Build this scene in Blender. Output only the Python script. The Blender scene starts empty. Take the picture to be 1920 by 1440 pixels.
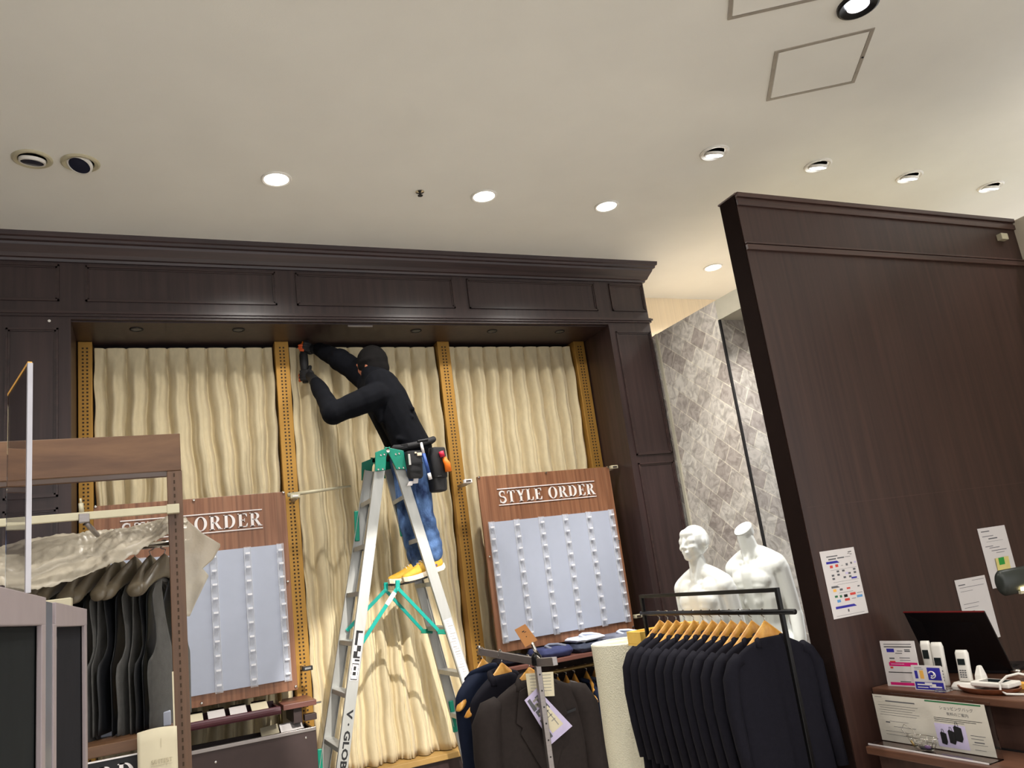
import bpy, bmesh, math, random
from mathutils import Vector, Matrix, noise as mnoise
PI = math.pi
random.seed(7)
scene = bpy.context.scene
COL = scene.collection

# ---------------------------------------------------------------- camera, world, exposure
cam_d = bpy.data.cameras.new('camera')
cam = bpy.data.objects.new('camera', cam_d)
COL.objects.link(cam)
YAW, PITCH, ROLL, FPX = .4432, .2328, -.1342, 1494.1
_f = Vector((math.sin(YAW)*math.cos(PITCH), math.cos(YAW)*math.cos(PITCH), math.sin(PITCH)))
_r0 = Vector((math.cos(YAW), -math.sin(YAW), 0))
_u0 = _r0.cross(_f)
_r = _r0*math.cos(ROLL) + _u0*math.sin(ROLL)
_u = _u0*math.cos(ROLL) - _r0*math.sin(ROLL)
_m = Matrix((_r, _u, -_f)).transposed().to_4x4()
_m.translation = Vector((0, 0, 1.6))
cam.matrix_world = _m
cam_d.sensor_fit = 'HORIZONTAL'
cam_d.sensor_width = 36
cam_d.lens = 36*FPX/1920
cam_d.clip_start = .02
scene.camera = cam

world = bpy.data.worlds.new('shop_ambient')
scene.world = world
world.use_nodes = True
world.node_tree.nodes['Background'].inputs[0].default_value = (.97, .98, 1.0, 1)
world.node_tree.nodes['Background'].inputs[1].default_value = 1.2
scene.view_settings.view_transform = 'Standard'
scene.view_settings.look = 'None'
scene.view_settings.gamma = 1
scene.view_settings.use_curve_mapping = False
scene.view_settings.exposure = 0.62
scene.cycles.max_bounces = 8
scene.cycles.use_denoising = True

# ---------------------------------------------------------------- mesh helpers
ORG = {}

class MB:
    def __init__(s):
        s.v = []; s.f = []; s.mi = []; s.cur = 0
    def add(s, vs, fs):
        n = len(s.v)
        s.v += [Vector(p) for p in vs]
        for f in fs:
            s.f.append([i+n for i in f]); s.mi.append(s.cur)
        return s
    def box(s, x0, x1, y0, y1, z0, z1):
        return s.add([(x, y, z) for x in (x0, x1) for y in (y0, y1) for z in (z0, z1)],
                     [(0, 1, 3, 2), (4, 6, 7, 5), (0, 4, 5, 1), (2, 3, 7, 6), (0, 2, 6, 4), (1, 5, 7, 3)])
    def obox(s, c, ax, ay, az):
        c = Vector(c); ax = Vector(ax); ay = Vector(ay); az = Vector(az)
        return s.add([c+a*ax+b*ay+d*az for a in (-1, 1) for b in (-1, 1) for d in (-1, 1)],
                     [(0, 1, 3, 2), (4, 6, 7, 5), (0, 4, 5, 1), (2, 3, 7, 6), (0, 2, 6, 4), (1, 5, 7, 3)])
    def bar(s, p, q, w, h, side=(0, 1, 0)):
        """box from p to q, w wide along side, h thick across"""
        p = Vector(p); q = Vector(q); d = q-p
        sd = Vector(side); sd = (sd-d*(sd.dot(d)/d.length_squared)).normalized()
        n = d.cross(sd).normalized()
        return s.obox((p+q)/2, d/2, sd*w/2, n*h/2)
    def loft(s, rings, caps=True, closed=True):
        n = len(rings[0]); vs = [p for r in rings for p in r]; fs = []
        for i in range(len(rings)-1):
            for j in range(n if closed else n-1):
                k = (j+1) % n
                fs.append((i*n+j, i*n+k, (i+1)*n+k, (i+1)*n+j))
        if caps and closed:
            fs.append(tuple(range(n))[::-1]); fs.append(tuple((len(rings)-1)*n+j for j in range(n)))
        return s.add(vs, fs)
    def tube(s, pts, r, n=8, closed=False):
        pts = [Vector(p) for p in pts]
        rs = r if isinstance(r, (list, tuple)) else [r]*len(pts)
        up = None; rings = []
        for i, p in enumerate(pts):
            a = pts[i-1] if (i or closed) else pts[0]
            b = pts[(i+1) % len(pts)] if (i < len(pts)-1 or closed) else pts[-1]
            d = (b-a).normalized()
            if up is None:
                up = Vector((0, 0, 1)) if abs(d.z) < .9 else Vector((1, 0, 0))
            up = (up-d*up.dot(d)).normalized()
            sd = d.cross(up)
            rings.append([p+(sd*math.cos(2*PI*k/n)+up*math.sin(2*PI*k/n))*rs[i] for k in range(n)])
        if closed: rings.append(rings[0])
        return s.loft(rings, caps=not closed)
    def lathe(s, prof, c, n=24, M=None):
        c = Vector(c); M = M or Matrix.Identity(3); rings = []
        for r, z in prof:
            rings.append([c+M @ Vector((r*math.cos(2*PI*k/n), r*math.sin(2*PI*k/n), z)) for k in range(n)])
        return s.loft(rings)
    def ell(s, c, rx, ry, rz, M=None, n=16, m=10):
        c = Vector(c); M = M or Matrix.Identity(3); rings = []
        for i in range(m+1):
            t = PI*i/m
            t = min(max(t, .06), PI-.06)
            rings.append([c+M @ Vector((rx*math.sin(t)*math.cos(2*PI*k/n), ry*math.sin(t)*math.sin(2*PI*k/n), rz*math.cos(t))) for k in range(n)])
        return s.loft(rings[::-1])
    def cap(s, p, q, r0, r1, n=14):
        p = Vector(p); q = Vector(q); d = q-p; L = d.length; M = d.to_track_quat('Z', 'Y').to_matrix(); rings = []
        for i in range(6):
            a = -PI/2+.1+(PI/2-.1)*i/5
            rings.append([p+M @ Vector((r0*math.cos(a)*math.cos(2*PI*k/n), r0*math.cos(a)*math.sin(2*PI*k/n), r0*math.sin(a))) for k in range(n)])
        for i in range(6):
            a = (PI/2-.1)*i/5
            rings.append([q+M @ Vector((r1*math.cos(a)*math.cos(2*PI*k/n), r1*math.cos(a)*math.sin(2*PI*k/n), r1*math.sin(a))) for k in range(n)])
        return s.loft(rings)
    def chain(s, pts, rs):
        for i in range(len(pts)-1): s.cap(pts[i], pts[i+1], rs[i], rs[i+1])
        return s
    def poly(s, pts, t):
        """flat outline given as 3-D points, thickened by vector t"""
        pts = [Vector(p) for p in pts]; t = Vector(t); n = len(pts)
        return s.add(pts+[p+t for p in pts], [tuple(range(n)), tuple(range(2*n-1, n-1, -1))]+[(i, n+i, n+(i+1) % n, (i+1) % n) for i in range(n)])
    def grid(s, nu, nv, fn):
        return s.add([fn(i/(nu-1), j/(nv-1)) for i in range(nu) for j in range(nv)],
                     [(i*nv+j, (i+1)*nv+j, (i+1)*nv+j+1, i*nv+j+1) for i in range(nu-1) for j in range(nv-1)])
    def mesh(s, name, mats, org=Vector((0, 0, 0)), smooth=False):
        me = bpy.data.meshes.new(name)
        me.from_pydata([p-org for p in s.v], [], s.f)
        for m in (mats if isinstance(mats, (list, tuple)) else [mats]): me.materials.append(m)
        me.polygons.foreach_set('material_index', s.mi)
        bm = bmesh.new(); bm.from_mesh(me)
        bmesh.ops.recalc_face_normals(bm, faces=bm.faces)
        bm.to_mesh(me); bm.free()
        if smooth: me.polygons.foreach_set('use_smooth', [True]*len(me.polygons))
        me.update()
        return me
    def build(s, name, mats, parent=None, loc=None, smooth=False, bevel=0, sub=0, solid=0, auto=False):
        org = ORG[parent.name] if parent else Vector(loc or (0, 0, 0))
        o = bpy.data.objects.new(name, s.mesh(name, mats, org, smooth or auto))
        COL.objects.link(o)
        if parent: o.parent = parent
        else: o.location = org
        ORG[o.name] = org
        if solid:
            m = o.modifiers.new('thick', 'SOLIDIFY'); m.thickness = solid; m.offset = 0
        if bevel:
            m = o.modifiers.new('edge', 'BEVEL'); m.width = bevel; m.segments = 2; m.limit_method = 'ANGLE'; m.harden_normals = False
        if sub:
            m = o.modifiers.new('sub', 'SUBSURF'); m.levels = m.render_levels = sub
        if auto: o.data.set_sharp_from_angle(angle=.7)
        return o
    def blob(s, name, mats, parent, voxel=.01, smooth=4, disp=0):
        """melt all the pieces into one continuous skin"""
        org = ORG[parent.name]
        t = bpy.data.objects.new('tmp', s.mesh('tmp', mats, org)); COL.objects.link(t)
        m = t.modifiers.new('r', 'REMESH'); m.mode = 'VOXEL'; m.voxel_size = voxel; m.use_smooth_shade = True
        m = t.modifiers.new('s', 'SMOOTH'); m.iterations = smooth; m.factor = .5
        dg = bpy.context.evaluated_depsgraph_get()
        me = bpy.data.meshes.new_from_object(t.evaluated_get(dg))
        bpy.data.objects.remove(t)
        me.name = name
        if not me.materials:
            for mm in (mats if isinstance(mats, (list, tuple)) else [mats]): me.materials.append(mm)
        me.polygons.foreach_set('use_smooth', [True]*len(me.polygons))
        o = bpy.data.objects.new(name, me); COL.objects.link(o); o.parent = parent
        ORG[o.name] = org
        return o

def tag(o, label=None, cat=None, group=None, kind=None):
    if label: o['label'] = label
    if cat: o['category'] = cat
    if group: o['group'] = group
    if kind: o['kind'] = kind
    return o
def thing(name, label, cat, loc=(0, 0, 0), group=None):
    o = bpy.data.objects.new(name, None); COL.objects.link(o)
    o.location = loc; o.empty_display_size = .05
    ORG[o.name] = Vector(loc)
    return tag(o, label, cat, group)
def struct(mb, name, mats, parent=None, loc=None, **k):
    o = mb.build(name, mats, parent, loc, **k)
    if not parent: o['kind'] = 'structure'
    return o
def copy_tree(o, parent=None):
    c = o.copy(); COL.objects.link(c)
    if parent: c.parent = parent
    for ch in list(o.children): copy_tree(ch, c)
    return c
def place(o, loc, rz=0, label=None, group=None, rx=0, ry=0):
    o.location = loc; o.rotation_euler = (rx, ry, rz)
    if label: o['label'] = label
    if group: o['group'] = group
    return o

# ---------------------------------------------------------------- materials
def srgb(r, g, b):
    return tuple(((c/255)/12.92 if c/255 <= .04045 else ((c/255+.055)/1.055)**2.4) for c in (r, g, b))
def _nt(name):
    m = bpy.data.materials.new(name); m.use_nodes = True
    nt = m.node_tree; return m, nt, nt.nodes['Principled BSDF']
def mat(name, rgb, rough=.6, metal=0, var=.08, vs=18, bump=0, bs=80, spec=.5, trans=0, alpha=1, emit=0, stretch=(1, 1, 1), sheen=0, ior=1.45, coat=0, col2=None):
    m, nt, b = _nt(name); c = srgb(*rgb)
    tc = nt.nodes.new('ShaderNodeTexCoord'); mp = nt.nodes.new('ShaderNodeMapping'); mp.inputs['Scale'].default_value = stretch
    nt.links.new(tc.outputs['Object'], mp.inputs[0])
    n = nt.nodes.new('ShaderNodeTexNoise'); n.inputs['Scale'].default_value = vs; n.inputs['Detail'].default_value = 5
    nt.links.new(mp.outputs[0], n.inputs['Vector'])
    r = nt.nodes.new('ShaderNodeValToRGB')
    c2 = srgb(*col2) if col2 else None
    r.color_ramp.elements[0].position = .3; r.color_ramp.elements[1].position = .7
    r.color_ramp.elements[0].color = tuple(x*(1-var) for x in c)+(1,)
    r.color_ramp.elements[1].color = (tuple(min(1, x*(1+var)) for x in c) if not c2 else c2)+(1,)
    nt.links.new(n.outputs[0], r.inputs[0]); nt.links.new(r.outputs[0], b.inputs['Base Color'])
    b.inputs['Roughness'].default_value = rough; b.inputs['Metallic'].default_value = metal
    b.inputs['Specular IOR Level'].default_value = spec; b.inputs['Transmission Weight'].default_value = trans
    b.inputs['Alpha'].default_value = alpha; b.inputs['IOR'].default_value = ior
    b.inputs['Sheen Weight'].default_value = sheen; b.inputs['Coat Weight'].default_value = coat
    if emit:
        nt.links.new(r.outputs[0], b.inputs['Emission Color']); b.inputs['Emission Strength'].default_value = emit
    if bump:
        n2 = nt.nodes.new('ShaderNodeTexNoise'); n2.inputs['Scale'].default_value = bs; n2.inputs['Detail'].default_value = 4
        nt.links.new(mp.outputs[0], n2.inputs['Vector'])
        bp = nt.nodes.new('ShaderNodeBump'); bp.inputs['Strength'].default_value = bump; bp.inputs['Distance'].default_value = .01
        nt.links.new(n2.outputs[0], bp.inputs['Height']); nt.links.new(bp.outputs[0], b.inputs['Normal'])
    return m
def wood(name, dark, light, stretch, rough=.45, band=None, spec=.5):
    """streaky grain running along the axis with the small stretch; band = (axis index, per metre, strength)"""
    m, nt, b = _nt(name)
    tc = nt.nodes.new('ShaderNodeTexCoord'); mp = nt.nodes.new('ShaderNodeMapping'); mp.inputs['Scale'].default_value = stretch
    nt.links.new(tc.outputs['Object'], mp.inputs[0])
    n = nt.nodes.new('ShaderNodeTexNoise'); n.inputs['Scale'].default_value = 1; n.inputs['Detail'].default_value = 8; n.inputs['Roughness'].default_value = .62; n.inputs['Distortion'].default_value = .25
    nt.links.new(mp.outputs[0], n.inputs['Vector'])
    r = nt.nodes.new('ShaderNodeValToRGB'); r.color_ramp.elements[0].position = .32; r.color_ramp.elements[1].position = .7
    r.color_ramp.elements[0].color = srgb(*dark)+(1,); r.color_ramp.elements[1].color = srgb(*light)+(1,)
    nt.links.new(n.outputs[0], r.inputs[0]); out = r.outputs[0]
    if band:
        sp = nt.nodes.new('ShaderNodeSeparateXYZ'); nt.links.new(tc.outputs['Object'], sp.inputs[0])
        ma = nt.nodes.new('ShaderNodeMath'); ma.operation = 'MULTIPLY'; ma.inputs[1].default_value = band[1]; nt.links.new(sp.outputs[band[0]], ma.inputs[0])
        fr = nt.nodes.new('ShaderNodeMath'); fr.operation = 'FRACT'; nt.links.new(ma.outputs[0], fr.inputs[0])
        mr = nt.nodes.new('ShaderNodeMapRange'); mr.inputs[1].default_value = 0; mr.inputs[2].default_value = .3; mr.inputs[3].default_value = 1-band[2]; mr.inputs[4].default_value = 1
        nt.links.new(fr.outputs[0], mr.inputs[0])
        mx = nt.nodes.new('ShaderNodeMix'); mx.data_type = 'RGBA'; mx.blend_type = 'MULTIPLY'; mx.inputs[0].default_value = 1
        nt.links.new(out, mx.inputs[6]); nt.links.new(mr.outputs[0], mx.inputs[7]); out = mx.outputs[2]
    nt.links.new(out, b.inputs['Base Color']); b.inputs['Roughness'].default_value = rough; b.inputs['Specular IOR Level'].default_value = spec
    bp = nt.nodes.new('ShaderNodeBump'); bp.inputs['Strength'].default_value = .05; nt.links.new(n.outputs[0], bp.inputs['Height']); nt.links.new(bp.outputs[0], b.inputs['Normal'])
    return m
def tile_mat(name, axes, gloss, rot):
    m, nt, b = _nt(name)
    tc = nt.nodes.new('ShaderNodeTexCoord'); sp = nt.nodes.new('ShaderNodeSeparateXYZ'); cb = nt.nodes.new('ShaderNodeCombineXYZ')
    nt.links.new(tc.outputs['Object'], sp.inputs[0]); nt.links.new(sp.outputs[axes[0]], cb.inputs[0]); nt.links.new(sp.outputs[axes[1]], cb.inputs[1])
    mp = nt.nodes.new('ShaderNodeMapping'); mp.inputs['Rotation'].default_value = (0, 0, rot); nt.links.new(cb.outputs[0], mp.inputs[0])
    br = nt.nodes.new('ShaderNodeTexBrick'); br.offset = .5; br.inputs['Scale'].default_value = 1
    br.inputs['Brick Width'].default_value = .15; br.inputs['Row Height'].default_value = .13; br.inputs['Mortar Size'].default_value = .0035; br.inputs['Mortar Smooth'].default_value = .2
    br.inputs['Color1'].default_value = srgb(204, 199, 192)+(1,); br.inputs['Color2'].default_value = srgb(160, 150, 145)+(1,); br.inputs['Mortar'].default_value = srgb(216, 210, 196)+(1,)
    br.inputs['Bias'].default_value = -.1
    nt.links.new(mp.outputs[0], br.inputs[0])
    n = nt.nodes.new('ShaderNodeTexNoise'); n.inputs['Scale'].default_value = 14; n.inputs['Detail'].default_value = 8; n.inputs['Distortion'].default_value = 1.5
    nt.links.new(tc.outputs['Object'], n.inputs['Vector'])
    r = nt.nodes.new('ShaderNodeValToRGB'); r.color_ramp.elements[0].position = .35; r.color_ramp.elements[0].color = (.55, .53, .5, 1); r.color_ramp.elements[1].position = .6; r.color_ramp.elements[1].color = (1.05, 1.04, 1, 1)
    nt.links.new(n.outputs[0], r.inputs[0])
    mx = nt.nodes.new('ShaderNodeMix'); mx.data_type = 'RGBA'; mx.blend_type = 'MULTIPLY'; mx.inputs[0].default_value = .8
    nt.links.new(br.outputs[0], mx.inputs[6]); nt.links.new(r.outputs[0], mx.inputs[7]); nt.links.new(mx.outputs[2], b.inputs['Base Color'])
    b.inputs['Roughness'].default_value = gloss
    ad = nt.nodes.new('ShaderNodeMath'); ad.operation = 'MULTIPLY_ADD'; ad.inputs[1].default_value = -1.2; nt.links.new(br.outputs['Fac'], ad.inputs[0]); nt.links.new(n.outputs[0], ad.inputs[2])
    bp = nt.nodes.new('ShaderNodeBump'); bp.inputs['Strength'].default_value = .35; bp.inputs['Distance'].default_value = .01; nt.links.new(ad.outputs[0], bp.inputs['Height']); nt.links.new(bp.outputs[0], b.inputs['Normal'])
    return m

MT = dict(
    plaster=mat('ceiling_plaster', (232, 230, 222), .9, var=.02, vs=3, bump=.06, bs=240, spec=.2),
    floor=mat('floor_vinyl', (220, 213, 203), .55, var=.1, vs=5),
    dark=wood('dark_walnut', (39, 27, 27), (60, 43, 42), (26, 26, 1.1), .42),
    darkx=wood('dark_walnut_long', (39, 27, 27), (64, 46, 44), (1.1, 26, 26), .38),
    endp=mat('dark_end_veneer', (30, 20, 17), .9, spec=.08),
    black=mat('shadow_gap_black', (20, 17, 17), .7),
    part=wood('partition_veneer', (48, 30, 26), (66, 44, 37), (34, 34, .9), .40),
    partx=wood('partition_trim', (58, 40, 36), (84, 60, 52), (1, 34, 34), .35),
    stripe=mat('cream_striped_paper', (232, 214, 184), .8, var=.06, vs=9, stretch=(14, 1, .02)),
    beige=mat('beige_wall_paint', (190, 180, 160), .8, var=.03),
    grey_head=mat('grey_header_paint', (176, 170, 152), .7, var=.03),
    tile_side=tile_mat('marble_tile_side', (1, 2), .38, -.66),
    tile_front=tile_mat('marble_tile_front', (0, 2), .22, .5),
    gold=mat('ochre_metal', (176, 132, 62), .42, .55, var=.06, vs=6),
    goldw=mat('ochre_wood', (168, 134, 78), .5, var=.1, vs=10),
    slot=mat('slot_dark', (58, 40, 20), .7),
    curtain=mat('curtain_weave', (212, 197, 162), .85, var=.06, vs=40, bump=.15, bs=500, spec=.15, sheen=.2, stretch=(1, 1, .4)),
    board=wood('teak_board', (116, 74, 50), (152, 106, 77), (48, 48, 1.5), .42, band=(0, 12.5, .25)),
    white=mat('white_sheet', (171, 177, 193), .5, var=.015),
    clear=mat('clear_acrylic', (240, 240, 242), .0, var=0, trans=1, ior=1.2),
    clears=mat('clear_strip_plastic', (236, 238, 244), .12, var=0, alpha=.22),
    leaf=mat('leaflet_paper', (200, 194, 182), .7, var=.02),
    faint=mat('faint_ink', (150, 146, 136), .8),
    dred=mat('dark_red_edge', (92, 14, 16), .4),
    clearh=mat('clear_hook', (244, 244, 248), .15, var=0, alpha=.7),
    letter=mat('white_letters', (232, 226, 224), .45, var=.02),
    chrome=mat('chrome', (205, 200, 192), .18, 1, var=.04),
    steel=mat('brushed_steel', (150, 143, 140), .4, .85, var=.08, stretch=(1, 1, 12)),
    cream_metal=mat('cream_metal', (196, 188, 160), .45, .2, var=.05),
    alu=mat('ladder_aluminium', (172, 172, 168), .45, .5, var=.06, vs=8, stretch=(4, 4, .6)),
    green=mat('green_plastic', (10, 128, 104), .4, var=.08),
    greend=mat('teal_enamel', (6, 150, 136), .35, var=.06),
    ink=mat('black_ink', (22, 22, 24), .6),
    navy=mat('navy_knit', (11, 12, 17), .9, var=.25, vs=30, bump=.25, bs=300, spec=.15),
    capk=mat('black_knit_cap', (16, 14, 14), .9, var=.2, bump=.3, bs=220, spec=.2),
    skin=mat('skin', (178, 112, 84), .55, var=.06),
    jeans=mat('blue_denim', (34, 50, 92), .8, var=.35, vs=15, bump=.35, bs=120, spec=.2, col2=(104, 138, 190), stretch=(1, 1, .6)),  # wash mottling, its range widened to paint in highlights and dark folds
    jeansd=mat('dark_denim', (30, 40, 66), .85, var=.3, vs=10, bump=.25, bs=350, spec=.2),
    yellow=mat('yellow_suede', (206, 160, 52), .65, var=.12, vs=30, bump=.1),
    sole=mat('cream_sole', (226, 210, 184), .6, var=.05),
    purple=mat('purple_band', (92, 70, 104), .6),
    pouch=mat('black_nylon', (30, 29, 31), .65, var=.2, bump=.2, bs=250),
    orange=mat('orange_tape', (240, 120, 24), .5, var=.06),
    red=mat('red_plastic', (206, 30, 62), .45),
    bluet=mat('blue_grip', (52, 84, 152), .5),
    whitep=mat('white_plastic', (226, 222, 214), .4, var=.02),
    suit=mat('navy_black_suiting', (23, 22, 30), .85, var=.12, vs=60, bump=.12, bs=500, spec=.15),
    suit2=mat('dark_brown_suiting', (44, 38, 36), .82, var=.1, vs=60, bump=.12, bs=500, spec=.15),
    suit3=mat('deep_navy_suiting', (24, 31, 50), .8, var=.1, vs=60, bump=.12, bs=500, spec=.15),
    vestg=mat('charcoal_vest_cloth', (78, 77, 75), .7, var=.15, vs=40, bump=.15, bs=300),
    vestb=mat('black_vest_lining', (20, 21, 24), .45, var=.1),
    hang_w=wood('ochre_hanger_wood', (186, 124, 44), (226, 172, 82), (20, 20, 20), .35),
    hang_d=mat('olive_plastic_hanger', (92, 82, 66), .4, var=.08),
    plastic=mat('frosted_plastic_sheet', (214, 204, 184), .35, var=.06, trans=.35, alpha=.82, bump=.4, bs=25),
    gond=wood('walnut_header', (86, 58, 38), (120, 87, 59), (2.2, 30, 14), .45),
    gondz=wood('walnut_post', (80, 56, 40), (108, 79, 56), (30, 30, 2.2), .45),
    grey=mat('mauve_grey_metal', (150, 138, 140), .5, .1, var=.04),
    greyb=mat('blue_grey_steel', (108, 118, 136), .3, .6, var=.06),
    dkpan=mat('dark_panel', (26, 26, 31), .95, var=.1, spec=.1),
    paper=mat('cream_paper', (214, 204, 176), .8, var=.02),
    wpaper=mat('white_paper', (214, 208, 206), .75, var=.015),
    edgew=mat('grey_white_edge', (186, 184, 190), .3),
    mann=mat('mannequin_gloss_white', (232, 234, 228), .22, var=.01, coat=.3),
    bubble=mat('bubble_wrap', (226, 222, 200), .35, var=.04, vs=60, bump=.7, bs=130),
    foil=mat('roll_end', (238, 238, 232), .4, var=.05, vs=60),
    blackm=mat('black_metal', (18, 17, 18), .35, .3),
    counter=wood('counter_walnut', (78, 50, 38), (110, 76, 58), (26, 2, 26), .4),
    counterd=wood('counter_side', (58, 39, 33), (78, 54, 45), (26, 26, 1.5), .5),
    lapt=mat('laptop_black', (14, 14, 18), .3, var=.08),
    yel_frame=mat('yellow_pine', (232, 190, 92), .5, var=.06),
    shelf=wood('shelf_wood', (92, 54, 46), (126, 80, 68), (2, 20, 20), .45),
    wine=mat('wine_tray', (70, 22, 34), .35, var=.08),
    brownb=mat('brown_box', (58, 44, 42), .55, var=.06),
    shirtb=mat('blue_shirt', (50, 56, 96), .8, var=.2), shirtw=mat('white_shirt', (206, 212, 226), .75), shirtg=mat('grey_shirt', (120, 124, 140), .8), shirtn=mat('slate_shirt', (54, 60, 78), .8, var=.15),
    brass=mat('brass_rod', (150, 128, 84), .35, .7, var=.2, vs=40),
    magenta=mat('magenta_print', (204, 24, 112), .6), indigo=mat('indigo_print', (48, 44, 150), .6), redp=mat('red_print', (206, 70, 60), .6), greenp=mat('green_print', (44, 110, 70), .6),
    amber=mat('amber_print', (236, 178, 84), .6), greyp=mat('grey_print', (92, 92, 96), .7), skyp=mat('sky_print', (96, 150, 200), .6), lilac=mat('lilac_print', (196, 186, 216), .7),
    kraft=mat('kraft_card', (178, 122, 70), .75, var=.05), postit=mat('pale_yellow_note', (222, 206, 130), .8), gsticky=mat('green_note', (46, 150, 60), .7),
    lampon=mat('lamp_glow', (255, 250, 240), .5, var=0, emit=9), lampspot=mat('spot_glow', (240, 246, 255), .5, var=0, emit=14),
    lampoff=mat('unlit_lens', (36, 38, 52), .15, var=.1), strip=mat('strip_glow', (255, 236, 170), .5, var=0, emit=6),
    dkpan2=mat('dark_green_grey_panel', (26, 29, 30), .95, var=.1, spec=.1),
    olive=mat('dark_green_black', (42, 46, 42), .4), glassd=mat('dark_screen', (30, 36, 36), .15),
)
# ---------------------------------------------------------------- the setting
CZ = 3.885
struct(MB().box(-6, 9, -5, 7.2, -.1, 0), 'floor', MT['floor'])
struct(MB().box(-6, 9, -5, 7.2, CZ, CZ+.1), 'ceiling', MT['plaster'])
struct(MB().box(-6, 9, 5.72, 5.82, 0, CZ), 'wall_back', MT['stripe'])
struct(MB().box(-3.6, -3.4, -2.5, 5.03, 0, CZ), 'wall_left_added', MT['dark'])  # unseen wall added to block ambient light and darken the ceiling there

# dark wood surround of the curtained display
portal = struct(MB().box(-.392, 3.28, 5.57, 5.64, 0, 3.38), 'wall_display', MT['dark'])
fas = MB().box(-3.2, 3.665, 5.03, 5.64, 3.38, CZ)
header = struct(fas, 'wall_header', MT['dark'])
pil_l = struct(MB().box(-3.2, -.392, 5.03, 5.64, 0, 3.38), 'wall_pillar_left', MT['dark'])
pil_r = struct(MB().box(3.28, 3.665, 5.03, 5.64, 0, 3.38), 'wall_pillar_right', MT['dark'])
struct(MB().box(-.392, 3.28, 5.06, 5.57, 3.372, 3.38), 'soffit', MT['dark'], header)
prof = [(0, 3.735), (.014, 3.735), (.018, 3.75), (.03, 3.755), (.04, 3.775), (.066, 3.815), (.07, 3.83), (.085, 3.836), (.088, 3.852), (.1, 3.858), (.104, CZ), (0, CZ)]
cr = MB()
cr.loft([[(-3.2, 5.03-d, z) for d, z in prof], [(3.665+0, 5.03-d, z) for d, z in prof][:0] or [(3.665+d, 5.03-d, z) for d, z in prof], [(3.665+d, 5.64, z) for d, z in prof]])
struct(cr, 'crown_moulding', MT['darkx'], header)
bm_ = MB()
for z0, z1, d in ((3.395, 3.41, .012), (3.41, 3.425, .022), (3.425, 3.432, .012)):
    bm_.box(-3.2, 3.665+d, 5.03-d, 5.2, z0, z1)
struct(bm_, 'band_moulding', MT['darkx'], header)
def frame_trim(par, x0, x1, z0, z1, y, name='panel_moulding', w=.018, d=.011, m='darkx'):
    f = MB()
    for k in (0, 1):
        a = k*w*.55; dd = d if k == 0 else d*.5
        f.box(x0+a, x1-a, y-dd, y, z1-a-w*.6, z1-a).box(x0+a, x1-a, y-dd, y, z0+a, z0+a+w*.6)
        f.box(x0+a, x0+a+w*.6, y-dd, y, z0+a, z1-a).box(x1-a-w*.6, x1-a, y-dd, y, z0+a, z1-a)
    return struct(f, name, MT[m], par)
for a, b in ((-1.6, -.45), (-.315, .787), (.914, 2.024), (2.133, 3.205), (3.337, 3.654)):
    frame_trim(header, a, b, 3.49, 3.718, 5.03)
for par, x0, x1 in ((pil_r, 3.333, 3.655), (pil_l, -.715, -.455)):
    frame_trim(par, x0, x1, 2.342, 3.322, 5.03); frame_trim(par, x0, x1, .5, 2.282, 5.03)
ledge = MB().box(-.392, 3.28, 5.43, 5.57, 0, .49)
ledge.cur = 1; ledge.box(-.392, 3.28, 5.39, 5.57, .49, .525)
struct(ledge, 'trim_2', [MT['dark'], MT['goldw']], bevel=.003)

# tiled wall, alcove behind the partition
tw = struct(MB().box(3.7, 3.86, 4.27, 5.6, 0, 3.295), 'wall_tile', MT['tile_side'])
struct(MB().box(3.712, 6.2, 4.262, 4.4, 0, 3.15), 'tile_face', MT['tile_front'], tw)
struct(MB().box(3.697, 3.712, 4.255, 4.271, 0, 3.15), 'corner_strip', MT['black'], tw)
struct(MB().box(3.7, 6.2, 2.94, 4.27, 3.15, 3.295), 'header', MT['grey_head'], tw)
struct(MB().box(3.69, 3.702, 5.0, 5.03, 0, 3.295), 'edge_trim', MT['grey_head'], tw)

pw = struct(MB().box(2.705, 4.85, 2.82, 2.94, 0, 3.29), 'wall_partition', MT['part'])
pt = MB()
for z0, z1, d in ((3.276, 3.3, .02), (3.262, 3.276, .006), (3.232, 3.262, .013), (3.026, 3.035, .013), (3.02, 3.026, .004), (2.992, 3.02, .016)):
    pt.box(2.705, 4.85, 2.82-d, 2.83, z0, z1)
pt.box(2.70, 4.85, 2.81, 2.95, 3.29, 3.3)
struct(pt, 'trim_1', MT['partx'], pw, bevel=.002)
struct(MB().box(2.7012, 2.7055, 2.825, 2.938, 0, 3.288), 'end_panel', MT['endp'], pw)
struct(MB().box(2.73, 4.85, 2.8188, 2.8205, 1.7195, 1.7215), 'panel_joint', MT['partx'], pw)
struct(MB().box(4.85, 5.0, .4, 2.845, 0, 3.29), 'wall_right', MT['beige'])

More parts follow.
